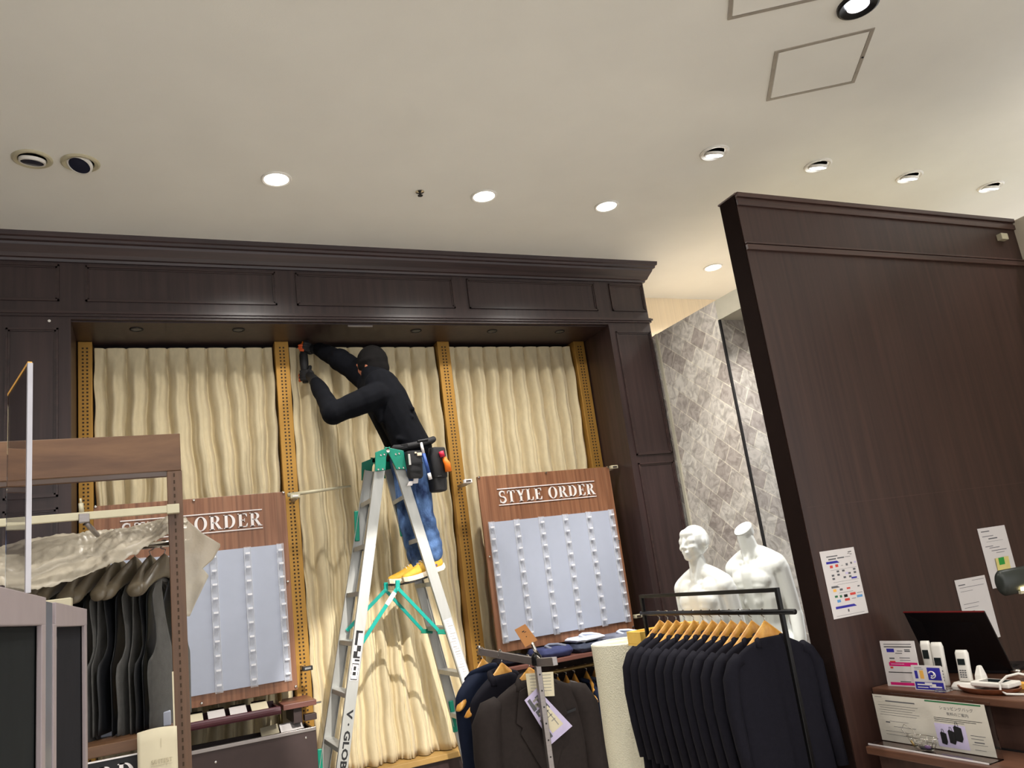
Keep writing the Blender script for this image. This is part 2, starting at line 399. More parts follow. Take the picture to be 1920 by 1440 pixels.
# ---------------------------------------------------------------- ceiling fixtures
def spot_light(parent, loc, aim, watts, size=2.2, blend=.6, col=(1, .965, .91), r=.06):
    d = bpy.data.lights.new('lamp_light', 'SPOT'); d.energy = watts; d.spot_size = size; d.spot_blend = blend; d.color = col; d.shadow_soft_size = r
    o = bpy.data.objects.new('lamp_light', d); COL.objects.link(o); o.parent = parent
    o.location = Vector(loc)-ORG[parent.name]
    o.rotation_euler = (Vector(aim)-Vector(loc)).to_track_quat('-Z', 'Y').to_euler()
    return o
RING = [(.082, 0), (.082, -.006), (.076, -.009), (.066, -.006), (.064, 0)]
def downlight(x, y, label, watts, aim=None):
    t = thing('downlight', label, 'ceiling light', (x, y, CZ), 'round flush downlights')
    MB().lathe(RING, (x, y, CZ), 32).build('trim_ring', MT['whitep'], t, auto=True)
    MB().lathe([(.066, -.001), (.066, -.005), (.05, -.007), (.001, -.008)], (x, y, CZ), 32).build('lens', MT['lampon'], t, auto=True)
    spot_light(t, (x, y, CZ-.02), aim or (x, y, 0), watts, 2.6, .8, r=.07)
downlight(.682, 4.10, 'lit round downlight farthest from the partition, over the left order board', 125)
downlight(1.928, 4.10, 'lit round downlight in the middle of the row of three before the dark cornice', 108)
downlight(2.812, 4.10, 'lit round downlight of the row of three nearest the cornice corner', 100)
downlight(4.378, 4.986, 'small lit downlight seen between the cornice end and the partition', 200)
def gimbal(x, y, label, watts, aim, name='gimbal_spotlight', group='tilting spotlights above the partition', s=1.0, lit=True, ring='whitep', rot=0, tilt=.35):
    t = thing(name, label, 'ceiling light', (x, y, CZ), group)
    MB().lathe([(.088*s, 0), (.088*s, -.005), (.08*s, -.01), (.064*s, -.006), (.06*s, 0)], (x, y, CZ), 32).build('trim_ring', MT[ring], t, auto=True)
    R_ = (Matrix.Rotation(rot, 3, 'Z') @ Matrix.Rotation(tilt, 3, 'X'))
    MB().lathe([(.058*s, .0), (.058*s, -.016), (.05*s, -.018), (.046*s, -.004), (.046*s, .0)], Vector((x, y, CZ-.004)), 28, R_).build('lamp_housing', MT['whitep'], t, auto=True)
    MB().lathe([(.05*s, -.01), (.05*s, -.016), (.02*s, -.019), (.001, -.02)], Vector((x, y, CZ-.004)), 28, R_).build('lens', MT['lampspot' if lit else 'lampoff'], t, auto=True)
    if lit: spot_light(t, (x, y, CZ-.03), aim, watts, 1.25, .5, (.98, .96, .94), .04)
    return t
gimbal(3.130, 3.354, 'tilted lit spotlight with a chrome housing, first of the row above the partition end', 170, (3.3, 4.1, 1.2))
gimbal(3.959, 3.354, 'lit spotlight second in the row running over the brown partition', 16, (4.0, 3.4, 0))
gimbal(4.80, 3.354, 'lit spotlight third in the row running over the brown partition', 16, (4.8, 3.4, 0))
gimbal(5.65, 3.354, 'lit spotlight farthest along the row over the partition, by its trimmed corner', 16, (5.6, 3.4, 0))
gimbal(5.02, 2.15, 'lit spotlight cut by the picture edge above the beige wall', 40, (4.0, 2.6, .8))
gimbal(-.484, 4.10, 'unlit gimbal downlight with a wide cream ring, farther out of the pair', 0, None, 'unlit_downlight', 'unlit downlights', 1.02, False, 'cream_metal', .3, .2)
gimbal(-.275, 4.10, 'unlit gimbal downlight with a tilted dark lens, nearer the lit discs', 0, None, 'unlit_downlight', 'unlit downlights', 1.02, False, 'cream_metal', 2.4, .4)
t = thing('black_spotlight', 'lit spotlight in a black recessed ring beside the ceiling hatch', 'ceiling light', (2.965, 2.095, CZ))
MB().lathe([(.092, 0), (.092, -.012), (.082, -.016), (.056, -.004), (.05, -.0005)], (2.965, 2.095, CZ), 32).build('trim_ring', MT['blackm'], t, auto=True)
rg = MB()
for q in range(4): rg.tube([(2.965+(.05-.008*q)*math.cos(a), 2.095+(.05-.008*q)*math.sin(a), CZ-.008) for a in [2*PI*k/32 for k in range(32)]], .0016, 6, True)
rg.build('reflector', MT['steel'], t, auto=True)
MB().lathe([(.05, -.002), (.05, -.005), (.001, -.0065)], (2.965, 2.095, CZ), 28).build('lens', MT['lampspot'], t, auto=True)
spot_light(t, (2.965, 2.095, CZ-.04), (2.6, 1.7, 0), 60, .9, .6, (1, .94, .84), .02)

# unseen downlights added behind and beside the camera to brighten the shop
for q, (x, y, w) in enumerate(((-.9, 1.9, 100), (1.0, 1.2, 100), (.2, -1.2, 130), (2.6, -.8, 130))):
    t = thing('downlight', 'added unseen downlight behind the camera that brightens the shop', 'ceiling light', (x, y, CZ), 'added downlights behind the camera')
    MB().lathe(RING, (x, y, CZ), 24).build('trim_ring', MT['whitep'], t, auto=True)
    MB().lathe([(.066, -.001), (.066, -.005), (.001, -.008)], (x, y, CZ), 24).build('lens', MT['lampon'], t, auto=True)
    spot_light(t, (x, y, CZ-.02), (x, y, 0), w, 2.6, .8, r=.07)
t = thing('aimed_spotlight', 'lit spotlight in the ceiling behind the camera aimed at the curtain foot', 'ceiling light', (1.15, .9, CZ))
MB().lathe(RING, (1.15, .9, CZ), 24).build('trim_ring', MT['whitep'], t, auto=True)
MB().lathe([(.05, -.001), (.05, -.004), (.001, -.006)], (1.15, .9, CZ), 24).build('lens', MT['lampspot'], t, auto=True)
spot_light(t, (1.15, .9, CZ-.03), (1.38, 5.4, .8), 800, .30, .35, (1, .95, .88), .02)
t = thing('alcove_spotlight', 'small spotlight in the soffit of the tiled alcove', 'ceiling light', (4.0, 3.85, 3.15))
MB().lathe([(.045, 0), (.045, -.006), (.034, -.008), (.032, 0)], (4.0, 3.85, 3.15), 24).build('trim_ring', MT['whitep'], t, auto=True)
MB().lathe([(.033, -.001), (.033, -.004), (.001, -.005)], (4.0, 3.85, 3.15), 24).build('lens', MT['lampon'], t, auto=True)
spot_light(t, (4.0, 3.85, 3.13), (3.95, 4.25, 1.5), 15, 1.9, .6, r=.03)

def hatch(corners, label):
    c = sum((Vector(p) for p in corners), Vector((0, 0)))/4
    t = thing('ceiling_hatch', label, 'hatch', (c.x, c.y, CZ), 'access hatches')
    P = [Vector((p[0], p[1])) for p in corners]
    m = MB()
    for i in range(4):
        a, b = P[i], P[(i+1) % 4]; ia, ib = c+(a-c)*.92, c+(b-c)*.92
        m.add([(a.x, a.y, CZ), (b.x, b.y, CZ), (ib.x, ib.y, CZ), (ia.x, ia.y, CZ), (a.x, a.y, CZ-.004), (b.x, b.y, CZ-.004), (ib.x, ib.y, CZ-.004), (ia.x, ia.y, CZ-.004)],
              [(0, 1, 2, 3), (4, 5, 6, 7), (0, 1, 5, 4), (1, 2, 6, 5), (2, 3, 7, 6), (3, 0, 4, 7)])
    m.build('frame', mat('hatch_frame_aluminium', (166, 158, 146), .5, .3, var=.1), t)
    q = [c+(p-c)*.905 for p in P]
    MB().poly([(p.x, p.y, CZ-.001) for p in q], (0, 0, -.002)).build('panel', MT['plaster'], t)
    k = c+((P[1]+P[2])/2-c)*.96
    MB().lathe([(.006, 0), (.006, -.007), (.001, -.008)], (k.x, k.y, CZ), 10).build('latch', MT['ink'], t)
hatch([(2.809, 2.468), (3.188, 2.197), (3.454, 2.574), (3.073, 2.829)], 'square access hatch with a thin metal frame below the black spotlight')
hatch([(2.154, 1.977), (2.535, 1.722), (2.799, 2.083), (2.418, 2.338)], 'access hatch cut by the upper picture edge, only its corner showing')
t = thing('sprinkler_head', 'small dark sprinkler head between the lit downlights', 'sprinkler', (1.516, 4.11, CZ))
MB().lathe([(.026, 0), (.026, -.005), (.012, -.008), (.001, -.009)], (1.516, 4.11, CZ), 16).build('escutcheon', MT['chrome'], t, auto=True)
MB().lathe([(.007, -.006), (.007, -.024), (.016, -.026), (.016, -.029), (.001, -.03)], (1.516, 4.11, CZ), 12).build('nozzle', MT['ink'], t, auto=True)
for x, lb in ((-.046, 'dark unlit recessed lamp in the wooden soffit, outermost toward the long pillar'), (.556, 'dark unlit recessed lamp in the soffit before the second gold rail'), (1.764, 'dark unlit recessed lamp in the soffit over the worker on the ladder'), (2.355, 'dark unlit recessed lamp in the soffit above the lettered board'), (2.926, 'dark unlit recessed lamp in the soffit next to the dark pillar by the tiles')):
    t = thing('soffit_lamp', lb, 'ceiling light', (x, 5.182, 3.372), 'unlit soffit lamps')
    MB().lathe([(.04, 0), (.04, -.004), (.032, -.005), (.03, 0)], (x, 5.182, 3.372), 20).build('trim_ring', MT['black'], t, auto=True)
    MB().lathe([(.031, -.001), (.03, -.003), (.001, -.0035)], (x, 5.182, 3.372), 20).build('lens', MT['lampoff'], t, auto=True)
tag(MB().box(1.25, 1.42, 5.075, 5.085, 3.362, 3.372).build('metal_strip', MT['steel'], loc=(1.33, 5.08, 3.37)), 'short thin metal strip under the soffit edge above the worker', 'strip')
tag(MB().lathe([(.008, 0), (.008, -.004), (.001, -.005)], (-.5, 5.0195, 3.364), 12, Matrix.Rotation(-PI/2, 3, 'X')).build('wall_sensor', MT['whitep'], loc=(-.5, 5.02, 3.364)), 'tiny white round sensor on the dark pillar top', 'sensor')

# ---------------------------------------------------------------- slotted rails and curtains
RAILS = ((-.385, -.305, 'ochre slotted rail beside the long dark pillar, farthest from the tiles'), (.813, .907, 'ochre slotted rail between the first two curtains, holding the half hidden order board'),
         (2.001, 2.096, 'ochre slotted rail just behind the worker with a bracket shadow across it'), (3.175, 3.272, 'ochre slotted rail against the dark pillar beside the fully seen order board'))
for x0, x1, lb in RAILS:
    t = thing('slotted_rail', lb, 'wall rail', ((x0+x1)/2, 5.45, .525), 'ochre slotted rails')
    MB().box(x0, x1, 5.425, 5.568, .525, 3.371).build('upright', MT['gold'], t, bevel=.003)
    sl = MB(); cx = (x0+x1)/2
    for k in range(116):
        z = .56+k*.024
        for s in (-1, 1):
            sl.box(cx+s*.012-.0055, cx+s*.012+.0055, 5.4238, 5.4252, z, z+.011)
    sl.build('slots', MT['slot'], t)
def curtain(x0, x1, label, seed, p=.118):
    rnd = random.Random(seed); ph = [rnd.uniform(-1, 1) for _ in range(60)]
    n = int(round((x1-x0)/p)); p = (x1-x0)/n
    z1 = 3.345; z0 = .53
    def fn(u, v):
        x = x0+u*(x1-x0); zz = v**1.6; z = z1-(z1-z0)*zz; d = z1-z
        k = (x-x0)/p; i = int(k); fr = k-i
        w = min(1, max(0, (d-.05)/.16))
        w2 = min(1, max(0, (d-.2)/1.1))
        wob = .34*math.sin(x*7+seed+d*.9)*w2+.6*mnoise.noise((x*2.6, d*.45, seed))*w2
        c = k+wob; fc = c-math.floor(c); ci = math.floor(c)
        va = math.exp(-((fc-.5)/(.13+.05*w2))**2)                    # the deep crease below each pinch
        rg = math.cos(2*PI*fc)*.5+.5
        h1 = math.sin(ci*2.4+seed)*.5+.5
        base = .004*rg*(1-w)+w*(.020*rg-.066*va*(1-.25*h1*w2)-.03*math.exp(-((((fc*2+.3*h1)%1)-.5)/.12)**2)*w2+.016*math.cos(4*PI*fc+1)*(1-w2)*.5+.022*(h1-.5)*w2)
        g = math.exp(-((fr-.5)/.07)**2); h = math.exp(-((d-.055)/.06)**2)
        base -= .045*g*h
        base += .010*mnoise.noise((x*9, d*1.6, seed+3))*w+.005*mnoise.noise((x*34, d*2.5, seed+5))*w
        y = 5.485-base
        return (x+.004*math.sin(20*d+i)*w, min(5.555, max(5.432, y)), z)
    o = MB().grid(int(n*22)+1, 90, fn).build('curtain', MT['curtain'], loc=((x0+x1)/2, 5.51, z0), smooth=True, solid=.003)
    tag(o, label, 'curtain', 'beige pleated curtains')
curtain(-.295, .803, 'beige pinch pleated curtain behind the walnut header and the half hidden board', 1)
curtain(.917, 1.991, 'beige pinch pleated curtain behind the ladder and the worker', 2)
curtain(2.106, 3.165, 'beige pinch pleated curtain above the fully seen order board', 3)
# ---------------------------------------------------------------- serif lettering
def _ring(cx, cy, ro, rh, ri, rj, a0, a1, n=24):
    out = []
    for i in range(n):
        a, b = a0+(a1-a0)*i/n, a0+(a1-a0)*(i+1)/n
        out.append([(cx+ro*math.cos(a), cy+rh*math.sin(a)), (cx+ro*math.cos(b), cy+rh*math.sin(b)), (cx+ri*math.cos(b), cy+rj*math.sin(b)), (cx+ri*math.cos(a), cy+rj*math.sin(a))])
    return out
def _rc(x0, x1, y0, y1): return [(x0, y0), (x1, y0), (x1, y1), (x0, y1)]
def _stem(x, w=.21, y0=0, y1=1):
    return [_rc(x, x+w, y0, y1), _rc(x-.08, x+w+.08, y0, y0+.045), _rc(x-.08, x+w+.08, y1-.045, y1)]
def glyph(c):
    t = .055
    if c == 'T': return .78, [_rc(.295, .485, 0, 1), _rc(.2, .58, 0, .045), _rc(.03, .75, 1-t, 1), [(.03, 1), (.03, .76), (.075, .76), (.12, .95)], [(.75, 1), (.75, .76), (.705, .76), (.66, .95)]]
    if c == 'I': return .4, _stem(.1)
    if c == 'L': return .74, _stem(.1)+[_rc(.1, .68, 0, t), [(.71, .3), (.66, .3), (.56, .05), (.69, 0)]]
    if c == 'E': return .78, _stem(.1)+[_rc(.1, .7, 0, t), _rc(.1, .68, 1-t, 1), _rc(.25, .52, .48, .53), _rc(.49, .53, .38, .63), [(.74, .27), (.69, .27), (.58, .05), (.7, 0)], [(.71, .76), (.66, .76), (.56, .95), (.69, 1)]]
    if c == 'Y': return .9, [[(.1, 1), (.33, 1), (.56, .45), (.36, .42)], [(.72, 1), (.8, 1), (.53, .42), (.46, .5)], _rc(.36, .55, 0, .47), _rc(.27, .64, 0, .045), _rc(.02, .4, .955, 1), _rc(.62, .9, .955, 1)]
    if c == 'O': return .98, _ring(.47, .5, .45, .52, .24, .475, 0, 2*PI, 36)
    if c == 'D': return .94, _stem(.1)+_ring(.36, .5, .5, .5, .29, .445, -PI/2, PI/2)+[_rc(.2, .37, .945, 1), _rc(.2, .37, 0, .055)]
    if c == 'R': return .92, _stem(.1)+_ring(.4, .74, .33, .26, .13, .205, -PI/2, PI/2)+[_rc(.2, .41, .945, 1), _rc(.2, .45, .48, .535), [(.36, .5), (.56, .5), (.86, .045), (.66, 0)], _rc(.62, .94, 0, .045)]
    if c == 'U': return .92, [_rc(.1, .29, .3, 1), _rc(.02, .37, .955, 1), _rc(.66, .73, .3, 1), _rc(.56, .83, .955, 1)]+_ring(.415, .3, .315, .32, .15, .26, PI, 2*PI)
    if c == 'S':
        pts = []
        for i in range(25):
            a = math.radians(35)+math.radians(235)*i/24; pts.append((.37+.25*math.cos(a), .745+.235*math.sin(a), .05+.10*max(0, math.sin((i/24)*PI))**1.2))
        for i in range(1, 26):
            a = math.radians(90)-math.radians(235)*i/25; pts.append((.37+.27*math.cos(a), .262+.245*math.sin(a), .05+.13*max(0, math.sin((i/25)*PI))**1.1+.06*max(0, 1-i/8)))
        out = []
        for i in range(len(pts)-1):
            x0, y0, w0 = pts[i]; x1, y1, w1 = pts[i+1]; d = math.hypot(x1-x0, y1-y0) or 1; nx, ny = -(y1-y0)/d, (x1-x0)/d
            out.append([(x0+nx*w0/2, y0+ny*w0/2), (x1+nx*w1/2, y1+ny*w1/2), (x1-nx*w1/2, y1-ny*w1/2), (x0-nx*w0/2, y0-ny*w0/2)])
        out += [[(.6, .98), (.56, .98), (.53, .84), (.6, .68)], [(.11, .02), (.15, .02), (.19, .17), (.11, .34)]]
        return .74, out
    return .42, []
def serif(text, o, ux, uz, W, H, t, gap=.05):
    """text from point o, W wide along ux and H high along uz, raised by t"""
    tot = sum(glyph(c)[0]+gap for c in text)-gap; k = W/tot; x = 0; m = MB(); o = Vector(o); ux = Vector(ux); uz = Vector(uz)
    for c in text:
        w, ps = glyph(c)
        for p in ps: m.poly([o+ux*((x+a)*k)+uz*(b*H) for a, b in p], t)
        x += w+gap
    return m
def textmesh(s, size, bold=0):
    cu = bpy.data.curves.new('t', 'FONT'); cu.body = s; cu.offset = bold; cu.size = size; cu.resolution_u = 2
    o = bpy.data.objects.new('t', cu); COL.objects.link(o)
    me = bpy.data.meshes.new_from_object(o.evaluated_get(bpy.context.evaluated_depsgraph_get()))
    vs = [v.co.copy() for v in me.vertices]; fs = [tuple(p.vertices) for p in me.polygons]
    bpy.data.objects.remove(o); bpy.data.curves.remove(cu); bpy.data.meshes.remove(me)
    return vs, fs
def sans(mb, s, o, ux, uz, W, H, bold=0):
    """built-in sans letters fitted into a W x H rectangle"""
    vs, fs = textmesh(s, 1, bold)
    if not vs: return mb
    x0 = min(v.x for v in vs); x1 = max(v.x for v in vs); y0 = min(v.y for v in vs); y1 = max(v.y for v in vs)
    o = Vector(o); ux = Vector(ux); uz = Vector(uz)
    return mb.add([o+ux*((v.x-x0)/(x1-x0)*W)+uz*((v.y-y0)/max(1e-6, y1-y0)*H) for v in vs], fs)

# ---------------------------------------------------------------- the two order boards
X_, Z_ = Vector((1, 0, 0)), Vector((0, 0, 1))
def order_board(x0, label):
    x1 = x0+1.08; z0, z1 = 1.102, 2.296; Y = 5.2
    t = thing('order_board', label, 'display board', ((x0+x1)/2, Y, z0), 'lettered order boards')
    MB().box(x0, x1, Y, Y+.02, z0, z1).build('board', MT['board'], t, bevel=.002)
    serif('STYLE ORDER', (x0+.143, Y-.0005, 2.0975), X_, Z_, .785, .083, (0, -.006, 0), .1).build('lettering', MT['letter'], t)
    for z in (2.196, 2.083): MB().box(x0+.138, x0+.932, Y-.006, Y-.0005, z-.003, z+.003).build('rule_line', MT['letter'], t)
    MB().box(x0+.045, x1-.045, Y-.012, Y-.0005, 1.168, 1.97).build('white_sheet', MT['white'], t)
    xs = [x0+.055+.97*i/5 for i in range(6)]
    for i, x in enumerate(xs):
        m = MB(); w = .021
        m.box(x-w, x-w+.003, Y-.028, Y-.0125, 1.16, 1.975).box(x+w-.003, x+w, Y-.028, Y-.0125, 1.16, 1.975).box(x-w, x+w, Y-.0155, Y-.0125, 1.16, 1.975)
        st = m.build('hook_strip', MT['clears'], t)
        for k in range(10):
            z = 1.2+k*.081
            MB().loft([[(xx, Y-.016, z), (xx, Y-.016, z+.003), (xx, Y-.034, z+.003), (xx, Y-.034, z+.011), (xx, Y-.037, z+.011), (xx, Y-.037, z)] for xx in (x-.013, x+.013)]).build('hook', MT['clearh'], st)
    for bx, bz in ((x0+.012, z1-.004), (x0+.54, z1-.01), (x1-.012, z1-.004), (x0+.02, 1.74), (x1-.02, 1.74), (x0+.012, z0+.02), (x0+.54, z0+.02), (x1-.012, z0+.02)):
        MB().lathe([(.009, 0), (.009, .006), (.006, .011), (.001, .012)], (bx, Y, bz), 12, Matrix.Rotation(PI/2, 3, 'X')).build('bolt', MT['chrome'], t, auto=True)
order_board(-.293, 'wooden order board with white swatch sheet, half hidden behind the hanging vests and plastic')
order_board(2.102, 'wooden order board with white swatch sheet, seen whole between ladder and dark pillar')

def bracket(x, z, y0, label, tip=.03, dx=0, metal='cream_metal'):
    t = thing('rail_bracket', label, 'bracket', (x, 5.423, z), 'metal brackets on the slotted rails')
    MB().box(x-.006, x+.006, y0, 5.424, z-.018, z+.006).build('arm', MT['steel'], t)
    MB().box(x-.03+dx, x+.03+dx, y0-.03, y0, z-.014, z+.012).build('clamp', MT[metal], t, bevel=.003)
    MB().box(x-.018+dx, x+.018+dx, y0-.034, y0-.029, z-.006, z+.005).build('screw_plate', MT['chrome'], t)
    return t
b1 = bracket(.86, 2.262, 5.21, 'rail bracket with a long pale rod reaching toward the ladder', metal='cream_metal', dx=-.015)
MB().tube([(.80, 5.195, 2.272), (1.0, 5.195, 2.285), (1.205, 5.195, 2.298)], [.013, .011, .008], 8).build('rod', MT['cream_metal'], b1, smooth=True)
bracket(2.045, 2.27, 5.21, 'rail bracket at the upper ladder-side corner of the fully seen board', metal='letter', dx=-.02)
bracket(3.222, 2.29, 5.21, 'rail bracket at the upper pillar-side corner of the fully seen board', dx=.0)
bracket(.85, 1.215, 5.21, 'rail bracket with a black clip at the lower corner of the half hidden board', metal='ink')
bracket(2.04, 1.115, 5.18, 'rail bracket with a white clip at the lower corner by the forked stand', metal='letter')
bracket(3.222, 1.19, 5.21, 'rail bracket low beside the dark pillar under the fully seen board')

# ---------------------------------------------------------------- shelf with swatch tray under the half hidden board
t = thing('swatch_tray', 'wine red tray of fabric cards under the half hidden order board', 'tray', (.2, 5.1, 1.0), None)
MB().box(-.25, .66, 5.07, 5.36, 1.0, 1.012).build('base', MT['wine'], t)
MB().box(-.25, .66, 5.06, 5.075, 1.0, 1.04).tube([(-.25, 5.062, 1.022), (.66, 5.062, 1.022)], .022, 12).build('front_rim', MT['wine'], t, smooth=False)
MB().box(.652, .664, 5.06, 5.36, 1.0, 1.035).box(-.25, .66, 5.352, 5.362, 1.0, 1.05).build('side_rim', MT['wine'], t)
for q in range(7):
    x = -.2+q*.118
    c = MB().obox((x+.05, 5.16, 1.046), (.046, 0, 0), (0, .06, .02), (0, -.001, .003)).build('swatch_card', MT['wpaper'] if q % 3 else MT['paper'], loc=(x+.05, 5.16, 1.03))
    tag(c, 'pale fabric swatch card lying in the wine red tray', 'card', 'swatch cards in the tray')
    d = MB().obox((x+.06, 5.275, 1.052), (.04, 0, 0), (0, .045, .012), (0, -.001, .0045)).build('swatch_folder', MT['ink'] if q % 2 else MT['suit2'], loc=(x+.06, 5.26, 1.04))
    tag(d, 'dark fabric swatch folder lying behind the pale cards', 'swatch', 'swatch folders in the tray')
t = thing('shelf_arm', 'reddish brown shelf arm sticking out beside the wine red tray', 'shelf bracket', (.76, 5.1, 1.0))
MB().box(.68, .87, 5.08, 5.42, 1.012, 1.042).build('arm', MT['shelf'], t, bevel=.003)
MB().box(.84, .9, 5.09, 5.11, 1.016, 1.026).build('pin', MT['chrome'], t)
MB().box(.74, .79, 5.12, 5.42, .925, 1.012).box(.8, .87, 5.1, 5.16, .93, .965).build('holder', MT['brownb'], t, bevel=.003)
t = thing('sample_drawer', 'large dark brown open-topped sample box below the wine tray', 'box', (.26, 5.2, .62), None)
MB().box(-.3, .85, 5.04, 5.055, .62, .892).build('front_panel', MT['brownb'], t, bevel=.002)
MB().box(-.3, -.285, 5.055, 5.36, .62, .885).box(.835, .85, 5.055, 5.36, .62, .885).box(-.3, .85, 5.345, 5.36, .62, .885).box(-.285, .835, 5.055, 5.345, .62, .8).build('body', MT['brownb'], t, bevel=.002)
MB().box(-.3, .85, 5.034, 5.06, .88, .9).build('front_lip', MT['steel'], t, bevel=.002)
MB().lathe([(.006, 0), (.006, -.004), (.001, -.005)], (.79, 5.04, .85), 10, Matrix.Rotation(-PI/2, 3, 'X')).lathe([(.006, 0), (.006, -.004), (.001, -.005)], (.3, 5.04, .82), 10, Matrix.Rotation(-PI/2, 3, 'X')).build('screw', MT['chrome'], t)
for k, (x0, x1) in enumerate(((.56, .66), (.67, .8))):
    tag(MB().obox(((x0+x1)/2, 5.19, .905), ((x1-x0)/2, 0, .004), (0, .04, .02), (0, -.002, .002)).build('swatch_booklet', MT['wpaper'] if k else MT['paper'], loc=((x0+x1)/2, 5.19, .89)), 'curled %s swatch booklet lying in the dark brown box' % ('white' if k else 'cream'), 'booklet')
tag(MB().tube([(.69, 5.3, .8), (.69, 5.3, 1.1)], .012, 10).build('support_post', MT['brass'], loc=(.69, 5.3, .8), smooth=True), 'short brass coloured post rising behind the sample box', 'post')

# ---------------------------------------------------------------- ladder
lad = thing('step_ladder', 'aluminium folding step ladder with green hinges carrying the worker', 'ladder', (1.335, 4.9, 0))
def rail_pt(side, near, z):
    if side < 0: x = (1.30 if near else 1.298)-.2345*(2.36-z)*(1 if near else 1.0)
    else: x = (1.412 if near else 1.43)+.2*(2.36-z)*(1 if near else .95)
    y = (4.76-.045*(2.36-z)) if near else (5.06+.05*(2.36-z))
    return Vector((x, y, z))
for s in (-1, 1):
    for near in (1, 0):
        a, b = rail_pt(s, near, .0), rail_pt(s, near, 2.37)
        d = (b-a).normalized(); nx = Vector((0, 1, 0)); sx = d.cross(nx).normalized()
        m = MB(); L = (b-a).length; c = (a+b)/2; e = 1 if near else -1
        m.obox(c, d*L/2, nx*.0025, sx*.031)
        for k in (-1, 1): m.obox(c+sx*k*.0295+nx*.011*e, d*L/2, nx*.0115, sx*.0018)
        m.build('side_rail', MT['alu'], lad, bevel=.001)
        ft = MB().obox(a+d*.03, d*.035, nx*.02, sx*.036)
        ft.build('rubber_foot', MT['green'], lad, bevel=.004)
    for k in range(1, 9):
        z = .27*k
        if z > 2.2: continue
        p, q = rail_pt(s, 1, z), rail_pt(s, 0, z)
        m = MB(); m.bar(p+Vector((0, .004, 0)), q-Vector((0, .004, 0)), .055, .004, (1, 0, 0))
        for e in (-1, 1): m.bar(p+Vector((e*.027, .004, -.012)), q+Vector((e*.027, -.004, -.012)), .004, .026, (1, 0, 0))
        m.build('rung', MT['alu'], lad)
for near in (1, 0):
    y = 4.745 if near else 5.085; e = -1 if near else 1
    for s in (-1, 1):
        tp = rail_pt(s, near, 2.40); lo = rail_pt(s, near, 2.315); pv = Vector((1.345, y, 2.435)); ox = -.042 if s < 0 else .042
        pts = [(pv.x-.02*s, y, pv.z+.028), (tp.x+ox, y, 2.432), (lo.x+ox*.8, y, 2.315), (lo.x-ox*.75, y, 2.318), (pv.x+.012*s, y, pv.z-.035)]
        MB().poly(pts, (0, e*.012, 0)).build('hinge_bracket', MT['green'], lad, bevel=.003)
        rv = MB()
        for px, pz in ((lo.x-.014, 2.325), (lo.x+.014, 2.325), (tp.x-.01, 2.412), (tp.x+.012, 2.415)):
            rv.lathe([(.006, 0), (.006, .004*1), (.001, .005)], (px, y+e*.012, pz), 8, Matrix.Rotation(PI/2*(-e), 3, 'X'))
        rv.build('rivet', MT['chrome'], lad)
    MB().lathe([(.011, 0), (.011, .02), (.001, .021)], (1.345, y, 2.435), 12, Matrix.Rotation(-PI/2*e, 3, 'X')).build('pivot_pin', MT['chrome'], lad, auto=True)
    # folding spreader
    mid = Vector((1.327 if near else 1.345, y, 1.612)); lp = Vector((rail_pt(-1, near, 1.325).x+.025, y, 1.325 if near else 1.40)); rp = Vector((rail_pt(1, near, 1.325).x-.06, y, 1.325))
    MB().bar(lp, mid+Vector((0, 0, .0)), .01, .022, (0, 1, 0)).build('spreader_bar', MT['greend'], lad, bevel=.002)
    MB().bar(mid+Vector((0, .006*e, 0)), rp+Vector((0, .006*e, 0)), .01, .02, (0, 1, 0)).build('spreader_bar', MT['greend'], lad, bevel=.002)
    MB().bar(rp+Vector((-.015, .006*e, .004)), rp+Vector((.06, .006*e, -.008)), .014, .028, (0, 1, 0)).build('spreader_end', MT['green'], lad, bevel=.003)
    MB().bar(mid+Vector((0, 0, -.02)), mid+Vector((.006, 0, .045)), .02, .026, (0, 1, 0)).build('spreader_joint', MT['greend'], lad, bevel=.004)
    if near:
        a = lp.lerp(mid, .70); b = lp.lerp(mid, .92); MB().bar(a, b, .013, .024, (0, 1, 0)).build('white_label', MT['letter'], lad)
MB().tube([(1.327, 4.75, 1.605), (1.345, 5.08, 1.605)], .004, 6).build('spreader_rod', MT['chrome'], lad)
for s, near, z in ((-1, 0, 2.02), (1, 0, 2.02), (-1, 0, .66), (1, 0, .78)):
    p = rail_pt(s, near, z); MB().bar(p+Vector((-.02, -.01, .1)), p+Vector((-.02-s*-.01, -.01, -.09)), .02, .03, (0, 1, 0)).build('green_stay', MT['green'], lad, bevel=.006)
